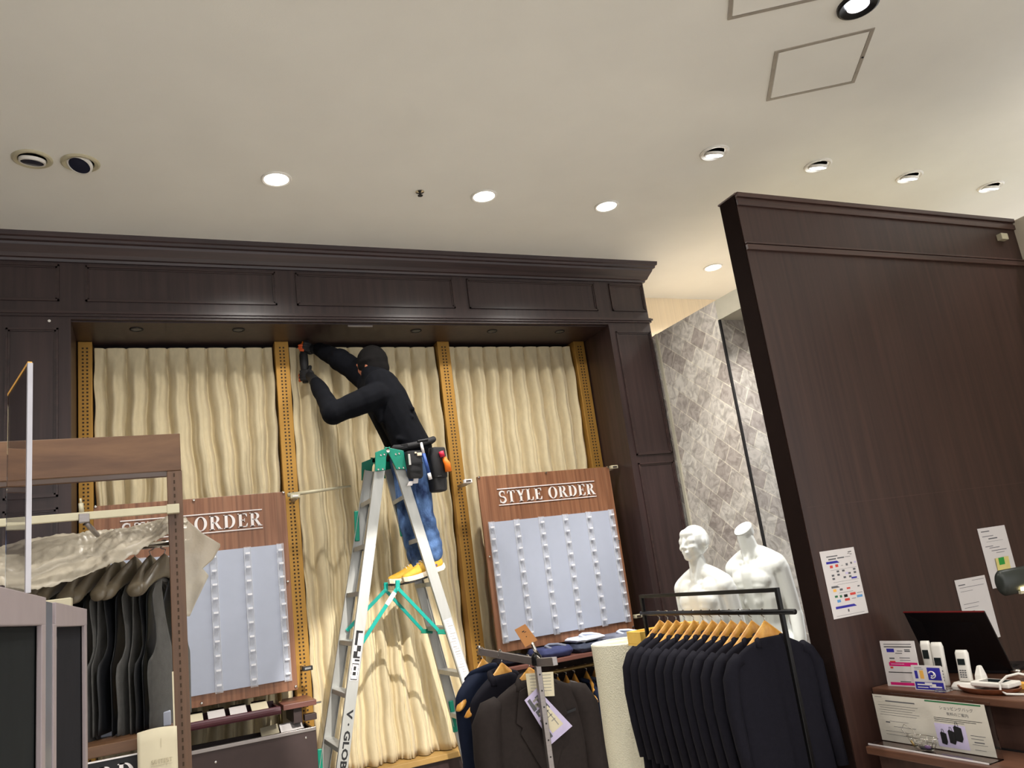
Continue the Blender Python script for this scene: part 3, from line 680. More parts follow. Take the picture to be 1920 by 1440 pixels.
# maker's lettering and stickers on the near rails
a, b = rail_pt(-1, 1, .4), rail_pt(-1, 1, 1.6); d = (b-a).normalized(); sx = Vector((0, -1, 0)).cross(d).normalized()
def on_rail(s, z, off=0, lift=.0032):
    p = rail_pt(s, 1, z); return p+Vector((0, -lift, 0))
tx = MB(); p = on_rail(-1, 1.005)
dn = -d; up = -Vector((0, -1, 0)).cross(dn).normalized()
if up.x < 0: up = -up
sans(tx, 'V · GLOBAL,', on_rail(-1, 1.0)-up*.021, dn, up, .40, .042, .035).build('lettering', MT['ink'], lad)
q0, q1 = on_rail(-1, 1.405), on_rail(-1, 1.145); st = MB().poly([q0-up*.022, q0+up*.022, q1+up*.022, q1-up*.022], (0, -.0012, 0)); st.build('sticker', MT['letter'], lad)
pr = MB(); L = (q1-q0).length; yy = Vector((0, -.0016, 0))
for u0, u1, v0, v1 in ((0, .3, -.5, -.1), (.0, .05, -.5, .5), (.30, .42, -.1, .5), (.42, .52, -.5, .1), (.52, .56, -.5, .5), (.58, .62, -.2, .5), (.66, .68, -.45, .45), (.97, .99, -.45, .45), (.66, .99, -.48, -.42), (.66, .99, .42, .48), (.72, .8, -.2, .15), (.83, .9, -.25, .2)):
    pr.poly([q0+dn*(L*u0)+up*(.04*v0), q0+dn*(L*u1)+up*(.04*v0), q0+dn*(L*u1)+up*(.04*v1), q0+dn*(L*u0)+up*(.04*v1)], yy)
pr.build('sticker_print', MT['ink'], lad)
q0, q1 = on_rail(1, 1.395), on_rail(1, .99); dr = (q1-q0).normalized(); ur = Vector((0, -1, 0)).cross(dr); ur = ur if ur.x > 0 else -ur
MB().poly([q0-ur*.024, q0+ur*.024, q1+ur*.024, q1-ur*.024], (0, -.001, 0)).build('sticker', MT['wpaper'], lad)
sc = MB(); rnd = random.Random(4); L = (q1-q0).length
for k in range(26):
    u = .02+k*.037; w = rnd.uniform(.006, .018); v = rnd.uniform(-.008, .008); dd = rnd.uniform(.002, .006)
    sc.poly([q0+dr*(L*u)+ur*(v-w), q0+dr*(L*u+dd)+ur*(v-w), q0+dr*(L*u+dd+.004)+ur*(v+w), q0+dr*(L*u+.004)+ur*(v+w)], (0, -.0015, 0))
sc.build('sticker_print', mat('faint_grey_print', (150, 148, 144), .7), lad)
# ---------------------------------------------------------------- the worker on the ladder
wk = thing('person', 'worker in dark sweatshirt and jeans leaning from the ladder, arms raised to the soffit', 'person', (1.5, 4.93, 1.634))
HEAD = Vector((1.372, 5.02, 3.075)); fwd = Vector((-.72, .62, -.12)).normalized(); hup = Vector((-.2, .05, .97)); hup = (hup-fwd*hup.dot(fwd)).normalized(); hs = hup.cross(fwd)
HM = Matrix((hs, -fwd, hup)).transposed()
SN, EN, WN = Vector((1.345, 4.825, 2.815)), Vector((1.055, 4.85, 2.715)), Vector((1.02, 5.13, 2.985))
SF, EF, WF = Vector((1.365, 5.14, 3.02)), Vector((1.205, 5.2, 3.165)), Vector((1.105, 5.345, 3.285))
HN, KN, AN = Vector((1.55, 4.87, 2.42)), Vector((1.555, 4.84, 2.03)), Vector((1.606, 4.86, 1.80))
HF, KF, AF = Vector((1.545, 5.0, 2.42)), Vector((1.52, 5.0, 2.05)), Vector((1.56, 4.99, 1.745))
b = MB()
b.ell(HEAD, .075, .095, .105, HM).ell(HEAD-fwd*-.03+hup*-.06, .055, .06, .06, HM)
b.ell(HEAD+fwd*.1+hup*-.02, .014, .022, .026, HM).ell(HEAD+fwd*.088+hup*-.062, .024, .012, .012, HM).ell(HEAD+fwd*.07+hup*-.098, .03, .025, .022, HM).ell(HEAD+fwd*.088+hup*.022, .05, .012, .012, HM)
for e in (-1, 1): b.ell(HEAD+hs*(.076*e)+hup*-.015, .01, .022, .032, HM)
b.cap((1.38, 5.0, 2.95), HEAD+hup*-.05, .055, .052)
for sgn, S, E_, W, H_, K_, A_ in ((-1, SN, EN, WN, HN, KN, AN), (1, SF, EF, WF, HF, KF, AF)):
    b.chain([S, E_, W], [.045, .036, .03]).chain([H_, K_, A_], [.085, .055, .042])
    b.chain([H_+Vector((0, 0, .03)), (1.505, 4.95+.06*sgn, 2.6), (1.43, 4.95+.09*sgn, 2.83), S], [.085, .08, .08, .045])
b.blob('body', MT['skin'], wk, .011, 3)
w = MB()
w.chain([(1.555, 4.86, 2.46), (1.50, 4.87, 2.6), (1.425, 4.875, 2.8), (1.385, 4.88, 2.89)], [.118, .116, .124, .112])
w.chain([(1.55, 5.0, 2.46), (1.505, 5.02, 2.6), (1.43, 5.05, 2.83), (1.39, 5.08, 2.95)], [.118, .116, .124, .112])
w.cap((1.39, 4.9, 2.9), SN, .095, .078).cap((1.39, 5.06, 2.97), SF, .095, .08)
w.cap((1.41, 4.97, 2.9), (1.375, 5.0, 3.0), .125, .085).cap((1.40, 4.9, 2.88), (1.40, 5.06, 2.94), .115, .115)
rnd = random.Random(11)
def sleeve(S, E_, W, r0, r1, r2):
    pts = []; rs = []
    for i in range(9):
        t = i/8; pts.append(S.lerp(E_, t)); rs.append(r0+(r1-r0)*t+rnd.uniform(-.005, .006))
    for i in range(1, 8):
        t = i/7; pts.append(E_.lerp(W, t)); rs.append(r1+(r2-r1)*t+rnd.uniform(-.004, .006))
    w.chain(pts, rs)
    w.ell(E_, r1*1.08, r1*1.08, r1*1.08)
sleeve(SN, EN, WN, .088, .07, .046); sleeve(SF, EF, WF, .092, .074, .048)
w.cap((1.335, 4.83, 2.76), (1.345, 4.83, 2.655), .055, .022)          # loose cloth hanging at the armpit
for q in range(5): w.cap((1.44+.02*q, 4.79, 2.52+.055*q), (1.5+.012*q, 4.765, 2.50+.05*q), .02, .012)
w.blob('sweatshirt', MT['navy'], wk, .0085, 3)
MB().tube([(1.41, 4.79, 2.463), (1.44, 4.755, 2.455), (1.56, 4.74, 2.47), (1.66, 4.77, 2.50), (1.685, 4.93, 2.51), (1.66, 5.1, 2.49), (1.55, 5.13, 2.46), (1.44, 5.1, 2.445), (1.405, 4.95, 2.45)], .02, 10, True).build('belt', MT['pouch'], wk, smooth=True)
bk = MB().obox((1.455, 4.738, 2.458), (.02, -.006, .001), (.002, .004, 0), (0, 0, .016)); bk.build('belt_buckle', MT['blackm'], wk, bevel=.003)
j = MB()
for H_, K_, A_ in ((HN, KN, AN), (HF, KF, AF)):
    pts = [H_+Vector((-.01, 0, .04)), H_+Vector((0, 0, -.08))]+[H_.lerp(K_, t) for t in (.4, .6, .8, 1)]+[K_.lerp(A_, t) for t in (.2, .4, .55, .7, .8, .9, 1.0)]
    rs = [.112, .106, .09, .083, .08, .074, .079, .07, .076, .064, .076, .062, .066]
    j.chain(pts, rs)
j.ell((1.60, 4.94, 2.40), .085, .14, .1)
jo = j.blob('jeans', MT['jeans'], wk, .0085, 3)
cp = MB().ell(HEAD+hup*.018-fwd*.012, .09, .108, .112, HM).ell(HEAD-fwd*.055+hup*-.035, .07, .06, .075, HM)
cp.ell(HEAD-fwd*.028+hup*-.03, .088, .078, .09, HM)
cp.lathe([(.092, -.012), (.097, .0), (.092, .016)], HEAD+hup*.02-fwd*.008, 24, HM)
cp.blob('knit_cap', MT['capk'], wk, .007, 3)
def shoe(heel, ang, roll=0):
    d = Vector((-math.cos(ang), math.sin(ang)*.25, -math.sin(ang)*0-.02-roll)).normalized(); n = Vector((0, 0, 1)); n = (n-d*n.dot(d)).normalized(); s = d.cross(n)
    heel = Vector(heel)
    prof = [(0, .027, .012, .058), (.02, .036, .0, .078), (.06, .037, 0, .088), (.105, .038, 0, .092), (.14, .041, 0, .075), (.18, .046, 0, .058), (.22, .047, .003, .046), (.255, .04, .008, .04), (.276, .022, .014, .03)]
    up = []; so = []
    for L, wd, z0, z1 in prof:
        up.append([heel+d*L+s*(wd*.92*math.copysign(abs(math.cos(a))**.8, math.cos(a)))+n*(.022+z0+(z1-z0-.0)*max(0, math.sin(a))**.75) for a in [PI*k/12 for k in range(13)]])
        so.append([heel+d*L+s*(wd*1.05*cx)+n*(z0+cz) for cx, cz in ((-1, .0), (-1.02, .014), (-.98, .03), (.98, .03), (1.02, .014), (1, .0))])
    o = MB().loft(up).build('shoe', MT['yellow'], wk, smooth=True, sub=1)
    MB().loft(so).build('sole', MT['sole'], o, bevel=.002)
    MB().loft([[p-n*.0105 for p in r] for r in [[q[0]*.5+q[5]*.5+(x-(q[0]*.5+q[5]*.5))*1.0 for x in (q[0], q[0]+n*.008, q[5]+n*.008, q[5])] for q in so[3:]]]).build('outsole', MT['ink'], o)
    for e in (-1, 1): MB().loft([[heel+d*L+s*(wd*1.0*e)+n*.036, heel+d*L+s*(wd*.985*e)+n*.05, heel+d*L+s*(wd*.9*e)+n*.05, heel+d*L+s*(wd*.9*e)+n*.036] for L, wd in ((.05, .037), (.09, .038), (.13, .041))]).build('side_band', MT['purple'], o)
    lc = MB()
    for q in range(5):
        p = heel+d*(.135+.018*q)+n*(.098-.0085*q-.0018*q*q*.5)
        lc.tube([p-s*.026-n*.008, p-s*.01+n*.003, p+s*.01+n*.003+d*.006, p+s*.026-n*.008], .0035, 6)
    lc.build('laces', MT['sole'], o, smooth=True)
    MB().lathe([(.036, 0), (.04, .012), (.034, .02), (.028, .02), (.028, 0)], heel+d*.065+n*.098, 18, Matrix((d, s, n)).transposed()).build('collar', MT['ink'], o, smooth=True)
shoe((1.675, 4.865, 1.688), .0, .2)
shoe((1.622, 4.995, 1.655), .0, .07)
# gloves closing round the driver
TA = Vector((1.0, 5.395, 0))
def glove(pc, zs, phi, sign, up=0):
    """palm at angle phi round the tool axis; fingers wrap one way, thumb the other"""
    g = MB()
    def pt(a, z, r): return Vector((TA.x+r*math.cos(a), TA.y+r*math.sin(a), z))
    g.ell(pc, .022, .042, .04, Matrix.Rotation(phi+PI/2, 3, 'Z'))
    tips = []
    for i, z in enumerate(zs):
        L = (1.9, 2.2, 2.1, 1.75)[i]; pts = [pt(phi+sign*.35, z, .047)]+[pt(phi+sign*(.35+L*t), z+.004*t, .037) for t in (.3, .62, 1)]
        g.chain([pc.lerp(pts[0], .55)]+pts[:3], [.013, .0115, .0105, .0095]); tips.append((pts[2], pts[3]))
    tp = [pc+Vector((0, 0, .028)), pt(phi-sign*.6, zs[-1]+.035, .042), pt(phi-sign*1.25, zs[-1]+.045, .038)]
    g.chain(tp, [.014, .0115, .0095])
    o = g.blob('glove', MT['pouch'], wk, .0042, 2)
    t = MB()
    for a, c in tips[:3]: t.cap(a.lerp(c, .35), c, .0105, .009)
    t.build('glove_fingertips', mat('orange_rubber_%d' % up, (214, 92, 44), .6), o, smooth=True)
    MB().cap(WN if not up else WF, pc, .04 if not up else .04, .028).build('glove_cuff', MT['ink'], o, smooth=True)
glove(Vector((1.022, 5.345, 3.10)), (3.075, 3.095, 3.115, 3.135), -1.1, -1, 0)
glove(Vector((1.046, 5.395, 3.305)), (3.285, 3.302, 3.319, 3.336), .0, -1, 1)
t = thing('cordless_screwdriver', 'dark cordless screwdriver held upright between the worker gloves', 'power tool', (1.0, 5.395, 3.06))
MB().lathe([(.001, 3.06), (.02, 3.062), (.024, 3.08), (.023, 3.14), (.027, 3.16), (.03, 3.2), (.03, 3.255), (.026, 3.275), (.022, 3.28), (.021, 3.32), (.018, 3.33), (.001, 3.331)], (1.0, 5.395, 0), 18).build('housing', MT['pouch'], t, auto=True)
MB().lathe([(.011, 3.33), (.012, 3.345), (.006, 3.35), (.004, 3.36), (.001, 3.361)], (1.0, 5.395, 0), 12).build('chuck', MT['orange'], t, auto=True)
# tool pouches on the belt
def pouch(c, hx, hy, hz, rot, nm='tool_pouch'):
    M = Matrix.Rotation(rot, 3, 'Z'); p = MB()
    for a, sc in ((-1, .86), (-.6, 1), (.7, 1), (1, .92)):
        pass
    p.loft([[Vector(c)+M @ Vector((hx*s*math.copysign(abs(math.cos(q))**.5, math.cos(q)), hy*s*math.copysign(abs(math.sin(q))**.5, math.sin(q)), hz*a)) for q in [2*PI*k/20 for k in range(20)]] for a, s in ((-1, .75), (-.85, .92), (.2, 1), (.9, 1), (1, .95))])
    return p.build(nm, MT['pouch'], wk, auto=True)
p1 = pouch((1.50, 4.715, 2.335), .05, .028, .085, .1)
MB().box(1.46, 1.545, 4.683, 4.688, 2.335, 2.345).box(1.465, 1.54, 4.684, 4.688, 2.29, 2.297).build('strap', MT['blackm'], p1)
MB().box(1.455, 1.47, 4.68, 4.70, 2.33, 2.40).build('steel_clip', MT['chrome'], p1, bevel=.002)
p2 = pouch((1.665, 4.775, 2.34), .06, .05, .10, .35)
p3 = pouch((1.66, 4.785, 2.215), .055, .05, .05, .35, 'lower_pouch')
MB().tube([(1.605, 4.745, 2.255), (1.66, 4.722, 2.25), (1.715, 4.765, 2.255)], .008, 6).build('strap', MT['blackm'], p3, smooth=True)
MB().tube([(1.553, 4.70, 2.47), (1.562, 4.70, 2.40)], .009, 10).tube([(1.583, 4.70, 2.275), (1.59, 4.70, 2.235)], .011, 10).build('hammer_shaft', MT['letter'], wk, smooth=True)
MB().tube([(1.562, 4.70, 2.40), (1.583, 4.70, 2.275)], .011, 10).build('blue_grip', MT['bluet'], wk, smooth=True)
MB().bar((1.53, 4.70, 2.478), (1.60, 4.70, 2.484), .02, .016).build('hammer_head', MT['blackm'], wk, bevel=.004)
MB().tube([(1.70, 4.725, 2.37), (1.718, 4.722, 2.33), (1.72, 4.722, 2.28)], [.014, .02, .022], 12).build('orange_knife', MT['orange'], wk, smooth=True)
MB().tube([(1.685, 4.72, 2.41), (1.692, 4.72, 2.375)], .016, 12).build('red_tool', MT['red'], wk, smooth=True)
MB().box(1.515, 1.545, 4.683, 4.69, 2.385, 2.405).box(1.50, 1.512, 4.68, 4.69, 2.40, 2.41).build('pale_tape', MT['sole'], wk, bevel=.002)
MB().obox((1.50, 4.72, 2.24), (.016, 0, 0), (0, .006, 0), (.004, 0, .02)).obox((1.465, 4.72, 2.222), (.016, 0, 0), (0, .006, 0), (.008, 0, .014)).build('white_cloth', MT['letter'], wk, bevel=.003)

# ---------------------------------------------------------------- two mannequins
def mannequin(loc, rz, head, label):
    t = thing('mannequin', label, 'mannequin', (0, 0, 0), 'white glossy mannequins')
    m = MB(); k = 1.0
    # local frame: facing -Y, z up from the floor; shoulder line along X
    m.cap((0, .012, 1.42), (0, -.005 if head else -.03, 1.545 if head else 1.575), .062, .05)
    for e in (-1, 1):
        m.chain([(.045*e, .02, 1.455), (.1*e, .02, 1.43), (.152*e, .02, 1.395)], [.055, .054, .058])            # trapezius to shoulder
        m.ell((.165*e, .015, 1.375), .056, .06, .066)
        m.chain([(.175*e, .02, 1.36), (.195*e, .03, 1.2), (.205*e, .035, 1.09)], [.052, .043, .037])            # upper arm
        m.chain([(.205*e, .035, 1.09), (.225*e, .0, .96), (.235*e, -.03, .86)], [.041, .036, .026])
        m.ell((.24*e, -.04, .81), .02, .038, .05)
        for f in range(4): m.chain([(.24*e, -.065+.016*f, .78), (.24*e, -.07+.016*f, .735), (.234*e, -.068+.016*f, .70)], [.009, .0085, .0075])
        m.chain([(.236*e, -.075, .82), (.228*e, -.095, .785), (.222*e, -.1, .755)], [.011, .01, .0085])
        m.ell((.066*e, -.05, 1.305), .078, .048, .07, Matrix.Rotation(.12*e, 3, 'Y'))                         # pectoral
        m.ell((.064*e, -.055, 1.272), .066, .044, .045)
        m.chain([(.085*e, .01, 1.36), (.09*e, .01, 1.2), (.075*e, .01, 1.05), (.08*e, .015, .95)], [.085, .085, .074, .085])
        m.chain([(.02*e, -.052, 1.402), (.08*e, -.042, 1.415), (.145*e, -.01, 1.422)], [.010, .010, .011])     # collarbone
        m.chain([(.018*e, -.03, 1.53), (.012*e, -.06, 1.41)], [.016, .011])                                   # neck cords
        for q in range(3): m.ell((.034*e, -.068+.006*q, 1.18-.062*q), .036, .024, .036)
        m.chain([(.1*e, .01, .92), (.1*e, -.005, .5), (.1*e, .02, .1)], [.1, .066, .042])
        m.cap((.1*e, .04, .05), (.115*e, -.13, .035), .038, .03)
    m.cap((0, .0, 1.33), (0, .01, .98), .1, .1).cap((-.06, .02, .93), (.06, .02, .93), .105, .105)
    if head:
        m.ell((0, .012, 1.655), .074, .098, .093).ell((0, -.028, 1.60), .056, .062, .058)
        m.cap((0, -.07, 1.565), (0, -.072, 1.566), .025, .025)
        m.chain([(0, -.078, 1.672), (0, -.093, 1.642), (0, -.104, 1.622)], [.009, .010, .0115]).ell((0, -.096, 1.617), .016, .012, .008)
        m.ell((0, -.054, 1.695), .05, .031, .034)
        m.ell((0, -.093, 1.592), .024, .009, .0065).ell((0, -.092, 1.58), .02, .009, .0065)
        for e in (-1, 1):
            m.ell((.034*e, -.056, 1.618), .028, .03, .026).ell((.075*e, .015, 1.64), .009, .02, .03)
            m.ell((.030*e, -.06, 1.655), .03, .0225, .03)
    o = m.blob('figure', MT['mann'], t, .0065, 4)
    if not head:
        # sliced neck with a flat oval face
        nv = Vector((0, -.62, .78)).normalized(); M = nv.to_track_quat('Z', 'X').to_matrix()
        MB().lathe([(.05, -.05), (.057, -.01), (.060, .0), (.058, .004), (.001, .005)], (0, -.035, 1.618), 32, M).build('neck_cap', MT['mann'], t, auto=True)
    MB().lathe([(.17, 0), (.17, .008), (.16, .012), (.001, .012)], (0, 0, 0), 40).build('base_plate', MT['chrome'], t, auto=True)
    place(t, loc, rz)
    return t
mannequin((2.965, 4.02, .0), -1.38, True, 'white glossy mannequin with a bald head and face turned toward the ladder')
mannequin((3.36, 4.0, .07), -1.35, False, 'white glossy headless mannequin with a sliced neck, beside the tiled corner')
# ---------------------------------------------------------------- hangers and garments
def hanger_proto(nm, label, cat, m, hookm, thick=False):
    """local frame: shoulder line on X, hook top at the origin (where it meets the rod)"""
    t = thing(nm, label, cat)
    hk = [(0, .016*math.cos(a), -.016+.016*math.sin(a)) for a in [PI*1.05-PI*1.35*i/14 for i in range(15)]]
    hk = hk+[(0, -.004, -.034), (0, 0, -.046), (0, 0, -.08)]
    MB().tube(hk, .0022, 6).build('hook', hookm, t, smooth=True)
    s = MB(); rings = []
    for i in range(25):
        u = -1+2*i/24; a = abs(u)
        x = .205*u; z = (-.098-.13*a) if not thick else (-.088-.085*a**1.35); hh = (.046*(1-a)**.75+.006) if not thick else .030*(1-a)**.8+.012+.012*max(0, a-.8)/.2; th = .011+(.012*a**1.5)+(.016*max(0, a-.5) if thick else 0)
        if a == 1: hh *= .6; th *= .6
        rings.append([(x, th*math.cos(q)+.018*a*a, z+hh*math.sin(q)-(.0 if not thick else .004*a)) for q in [2*PI*k/12 for k in range(12)]])
    s.loft(rings).build('shoulder_bar', m, t, smooth=True)
    return t
def jacket_proto(nm, label, cat, m, front=False, sleeves=True, w=.225, L=.74, th=1.0, inner=None):
    t = thing(nm, label, cat); b = MB()
    prof = [(-.098, .055, .034, 0), (-.104, .075, .04, 0), (-.118, .11, .043, 0), (-.14, .155, .044, 0), (-.165, .195, .042, 0), (-.185, .214, .043, 0), (-.22, .222, .05, 0), (-.32, .218, .056, 0), (-.45, .208, .055, 0), (-.6, .222, .055, 0), (-.1-L, .232, .05, 0), (-.102-L, .226, .044, 0)]
    rings = []; rnd = random.Random(3)
    for z, hw, tk, _ in prof:
        f = hw/.225*w; n = 40; r = []
        for k in range(n):
            a = 2*PI*k/n; c, s = math.cos(a), math.sin(a)
            wv = 1+.10*math.sin(5*a+z*4)*min(1, max(0, (-z-.3)/.3))
            r.append((f*math.copysign(abs(c)**.75, c), tk*th*wv*math.copysign(abs(s)**.8, s), z))
        rings.append(r)
    b.loft(rings).build('jacket_body', m, t, smooth=True)
    if sleeves:
        for e in (-1, 1):
            x = w
            MB().tube([((x-.055)*e, 0, -.165), ((x-.02)*e, .0, -.185), (x*e*1.02, 0, -.24), (x*e*1.06, .004, -.36), (x*e*1.07, -.01, -.5), (x*e*1.05, -.03, -.66)], [.030, .05*th, .06*th, .056*th, .05*th, .044*th], 14).build('sleeve', m, t, smooth=True)
    # collar
    MB().tube([(.075, -.04*th, -.135), (.066, -.01, -.108), (.035, .036, -.092), (0, .042, -.088), (-.035, .036, -.092), (-.066, -.01, -.108), (-.075, -.04*th, -.135)], .0145, 10).build('collar', m, t, smooth=True)
    if front:
        for e in (-1, 1):
            P = [(.03*e, -.052*th, -.112), (.082*e, -.05*th, -.13), (.112*e, -.052*th, -.245), (.088*e, -.054*th, -.265), (.1*e, -.055*th, -.285), (.012*e, -.066*th, -.47), (.0, -.06*th, -.4)]
            MB().poly(P, (0, -.006, 0)).build('lapel', m, t, bevel=.003)
        MB().poly([(-.03, -.05*th, -.108), (.03, -.05*th, -.108), (.004, -.062*th, -.4), (-.004, -.062*th, -.4)], (0, -.003, 0)).build('shirt_gap', inner or MT['ink'], t)
        for q in range(2): MB().lathe([(.010, 0), (.010, .003), (.001, .004)], (.0, -.062*th, -.49-.1*q), 12, Matrix.Rotation(PI/2, 3, 'X')).build('button', MT['ink'], t)
        MB().poly([(.09, -.055*th, -.24), (.15, -.05*th, -.232), (.15, -.05*th, -.242), (.09, -.055*th, -.25)], (0, -.004, 0)).build('breast_pocket', MT['ink'], t)
    return t

# black rolling rack with the dark jackets
RB0, RB1 = Vector((2.416, 2.70, 1.30)), Vector((2.463, 3.93, 1.30))
t = thing('garment_rack', 'black metal garment rack full of dark jackets before the mannequins', 'clothes rack', (2.44, 3.3, 0))
rp = [Vector((2.42, 2.765, 0)), Vector((2.462, 3.90, 0))]
for p in rp: MB().box(p.x-.009, p.x+.009, p.y-.009, p.y+.009, .03, 1.40).build('upright', MT['blackm'], t, bevel=.002)
MB().bar(rp[0]+Vector((0, -.009, 1.391)), rp[1]+Vector((0, .009, 1.391)), .018, .018, (1, 0, 0)).build('top_rail', MT['blackm'], t, bevel=.002)
MB().tube([RB0-Vector((0, .02, 0)), RB1], .0115, 14).build('hanging_bar', MT['blackm'], t, smooth=True)
for p in rp: MB().box(p.x-.22, p.x+.22, p.y-.015, p.y+.015, 0, .03).build('foot', MT['blackm'], t, bevel=.003)
MB().bar(rp[0]+Vector((0, 0, .06)), rp[1]+Vector((0, 0, .06)), .02, .02, (1, 0, 0)).build('lower_rail', MT['blackm'], t)
hp = hanger_proto('wooden_hanger', 'ochre wooden hanger holding the dark jacket', 'hanger', MT['hang_w'], MT['chrome'])
jp = jacket_proto('suit_jacket', 'dark jacket', 'jacket', MT['suit'], th=.56)
ys = [2.885, 2.975, 3.05, 3.125, 3.20, 3.275, 3.35, 3.43, 3.51, 3.59, 3.67, 3.75]
ords = ['nearest the camera', 'second', 'third', 'fourth', 'fifth', 'sixth', 'seventh', 'eighth', 'ninth', 'tenth', 'eleventh', 'last, beside the bubble wrap roll']
rnd = random.Random(5)
for k, y in enumerate(ys):
    f = (y-RB0.y)/(RB1.y-RB0.y); p = RB0.lerp(RB1, f)+Vector((0, 0, .0135)); a = rnd.uniform(-.015, .015)-.03
    h = hp if k == 0 else copy_tree(hp); place(h, p, a, 'ochre wooden hanger on the black rack, %s%s' % (ords[k], '' if k in (0, 11) else ' from the near end'), 'wooden hangers on the black rack')
    j = jp if k == 0 else copy_tree(jp); place(j, p-Vector((0, 0, .012+rnd.uniform(0, .008))), a, 'navy black jacket on the black rack, %s%s' % (ords[k], '' if k in (0, 11) else ' from the near end'), 'dark jackets on the black rack')

# forked stand with a vest and a brown jacket
t = thing('display_stand', 'brushed metal clothes stand with two arms before the folded shirts', 'clothes stand', (1.37, 3.0, 0))
pm = MB().box(1.359, 1.381, 2.989, 3.011, .02, 1.262); pm.build('post', MT['steel'], t, bevel=.002)
dt = MB()
for q in range(18): dt.lathe([(.0035, 0), (.0035, .0008), (.001, .001)], (1.37, 2.989, 1.21-.06*q), 8, Matrix.Rotation(PI/2, 3, 'X'))
dt.build('peg_holes', MT['ink'], t)
MB().bar((1.37, 3.0, 1.257), (1.347, 3.56, 1.283), .012, .03, (1, 0, 0)).build('arm', MT['steel'], t, bevel=.002)
MB().bar((1.371, 3.0, 1.255), (1.352, 2.80, 1.27), .02, .03, (1, 0, 0)).build('arm', MT['steel'], t, bevel=.002)
MB().lathe([(.02, 0), (.022, .01), (.022, .03), (.014, .042), (.006, .05), (.001, .051)], (1.37, 3.0, 1.245), 18).build('hub', MT['blackm'], t, auto=True)
for q in range(3):
    MB().tube([(1.365+.012*q, 2.985, 1.25), (1.36+.018*q, 2.965, 1.28-.01*q), (1.372+.014*q, 2.955, 1.262)], .004, 6).build('wire_clip', MT['chrome'], t, smooth=True)
MB().lathe([(.16, 0), (.16, .012), (.02, .022), (.001, .022)], (1.37, 3.0, 0), 32).build('base_plate', MT['steel'], t, auto=True)
MB().lathe([(.008, 0), (.008, .01), (.001, .012)], (1.347, 3.56, 1.298), 10).build('end_stop', MT['chrome'], t)
h = copy_tree(hp); place(h, (1.343, 3.52, 1.303), PI+.45, 'ochre wooden hanger poking out of the navy vest by the ladder', 'wooden hangers on the forked stand')
vn = jacket_proto('suit_vest', 'sleeveless deep navy suit vest hanging on the metal stand by the ladder', 'vest', MT['suit3'], sleeves=False, w=.192, L=.52, th=1.0); place(vn, (1.343, 3.52, 1.308), PI+.45)
h = copy_tree(hp); place(h, (1.392, 3.13, 1.276), -.05, 'ochre wooden hanger inside the dark brown jacket on the metal stand', 'wooden hangers on the forked stand')
bj = jacket_proto('suit_jacket', 'dark brown suit jacket with lapels and price cards on the metal stand', 'jacket', MT['suit2'], front=True, th=1.0, w=.21); place(bj, (1.398, 3.13, 1.281), -.05)
h = copy_tree(hp); place(h, (1.355, 3.33, 1.292), .3, 'ochre wooden hanger between the navy vest and the brown jacket', 'wooden hangers on the forked stand')
vm = jacket_proto('suit_vest', 'black suit vest squeezed between the navy vest and the brown jacket', 'vest', MT['suit'], sleeves=False, w=.19, L=.5, th=.8); place(vm, (1.35, 3.33, 1.296), .3)
def card(name, pts, n, label, m, cat='tag', ink=None, inkm='greyp', string=None):
    c = sum((Vector(p) for p in pts), Vector())/len(pts)
    t = thing(name, label, cat, tuple(c)); n = Vector(n)
    MB().poly(pts, n*.0015).build('card', m, t)
    if ink:
        A, B, C_, D = [Vector(p) for p in pts]; pr = MB()
        for u0, u1, v0, v1 in ink:
            q = lambda u, v: A.lerp(B, u).lerp(D.lerp(C_, u), v)-n*.0004
            pr.poly([q(u0, v0), q(u1, v0), q(u1, v1), q(u0, v1)], n*.0003)
        pr.build('print', MT[inkm], t)
    if string: MB().tube(string, .0012, 5).build('string', MT['ink'], t)
    return t
lines = [(.12, .9, .1+.13*k, .125+.13*k) for k in range(6)]
card('price_card', [(1.335, 3.045, 1.216), (1.458, 3.05, 1.203), (1.45, 3.05, 1.112), (1.335, 3.045, 1.128)], (0, 1, 0), 'cream card with fine lines behind the metal stand post', MT['paper'], 'card', lines, 'faint')
big = card('price_card', [(1.31, 3.03, 1.122), (1.368, 3.03, 1.157), (1.50, 3.03, .992), (1.40, 3.03, .945)], (0, 1, 0), 'tilted lilac edged price card over the brown jacket front', MT['lilac'], 'card', [(.1, .3, .05, .3), (.15, .85, .32, .44), (.55, .8, .1, .25), (.1, .2, .5, .9)])
pi_ = MB(); A, B, C_, D = [Vector(p) for p in ((1.31, 3.03, 1.122), (1.368, 3.03, 1.157), (1.50, 3.03, .992), (1.40, 3.03, .945))]
q = lambda u, v: A.lerp(B, u).lerp(D.lerp(C_, u), v)-Vector((0, .0007, 0))
pi_.poly([q(.25, .38), q(.8, .38), q(.8, .85), q(.25, .85)], (0, .0003, 0)); pi_.build('pale_panel', MT['paper'], big)
tx = MB()
for u0, u1, v0, v1 in ((.3, .5, .2, .27), (.35, .7, .12, .16), (.4, .72, .22, .3), (.62, .66, .2, .8), (.5, .72, .45, .47), (.4, .72, .55, .57), (.5, .7, .65, .67)):
    tx.poly([q(u0, v0)-Vector((0, .0006, 0)), q(u1, v0)-Vector((0, .0006, 0)), q(u1, v1)-Vector((0, .0006, 0)), q(u0, v1)-Vector((0, .0006, 0))], (0, .0003, 0))
tx.build('lines', MT['faint'], big)
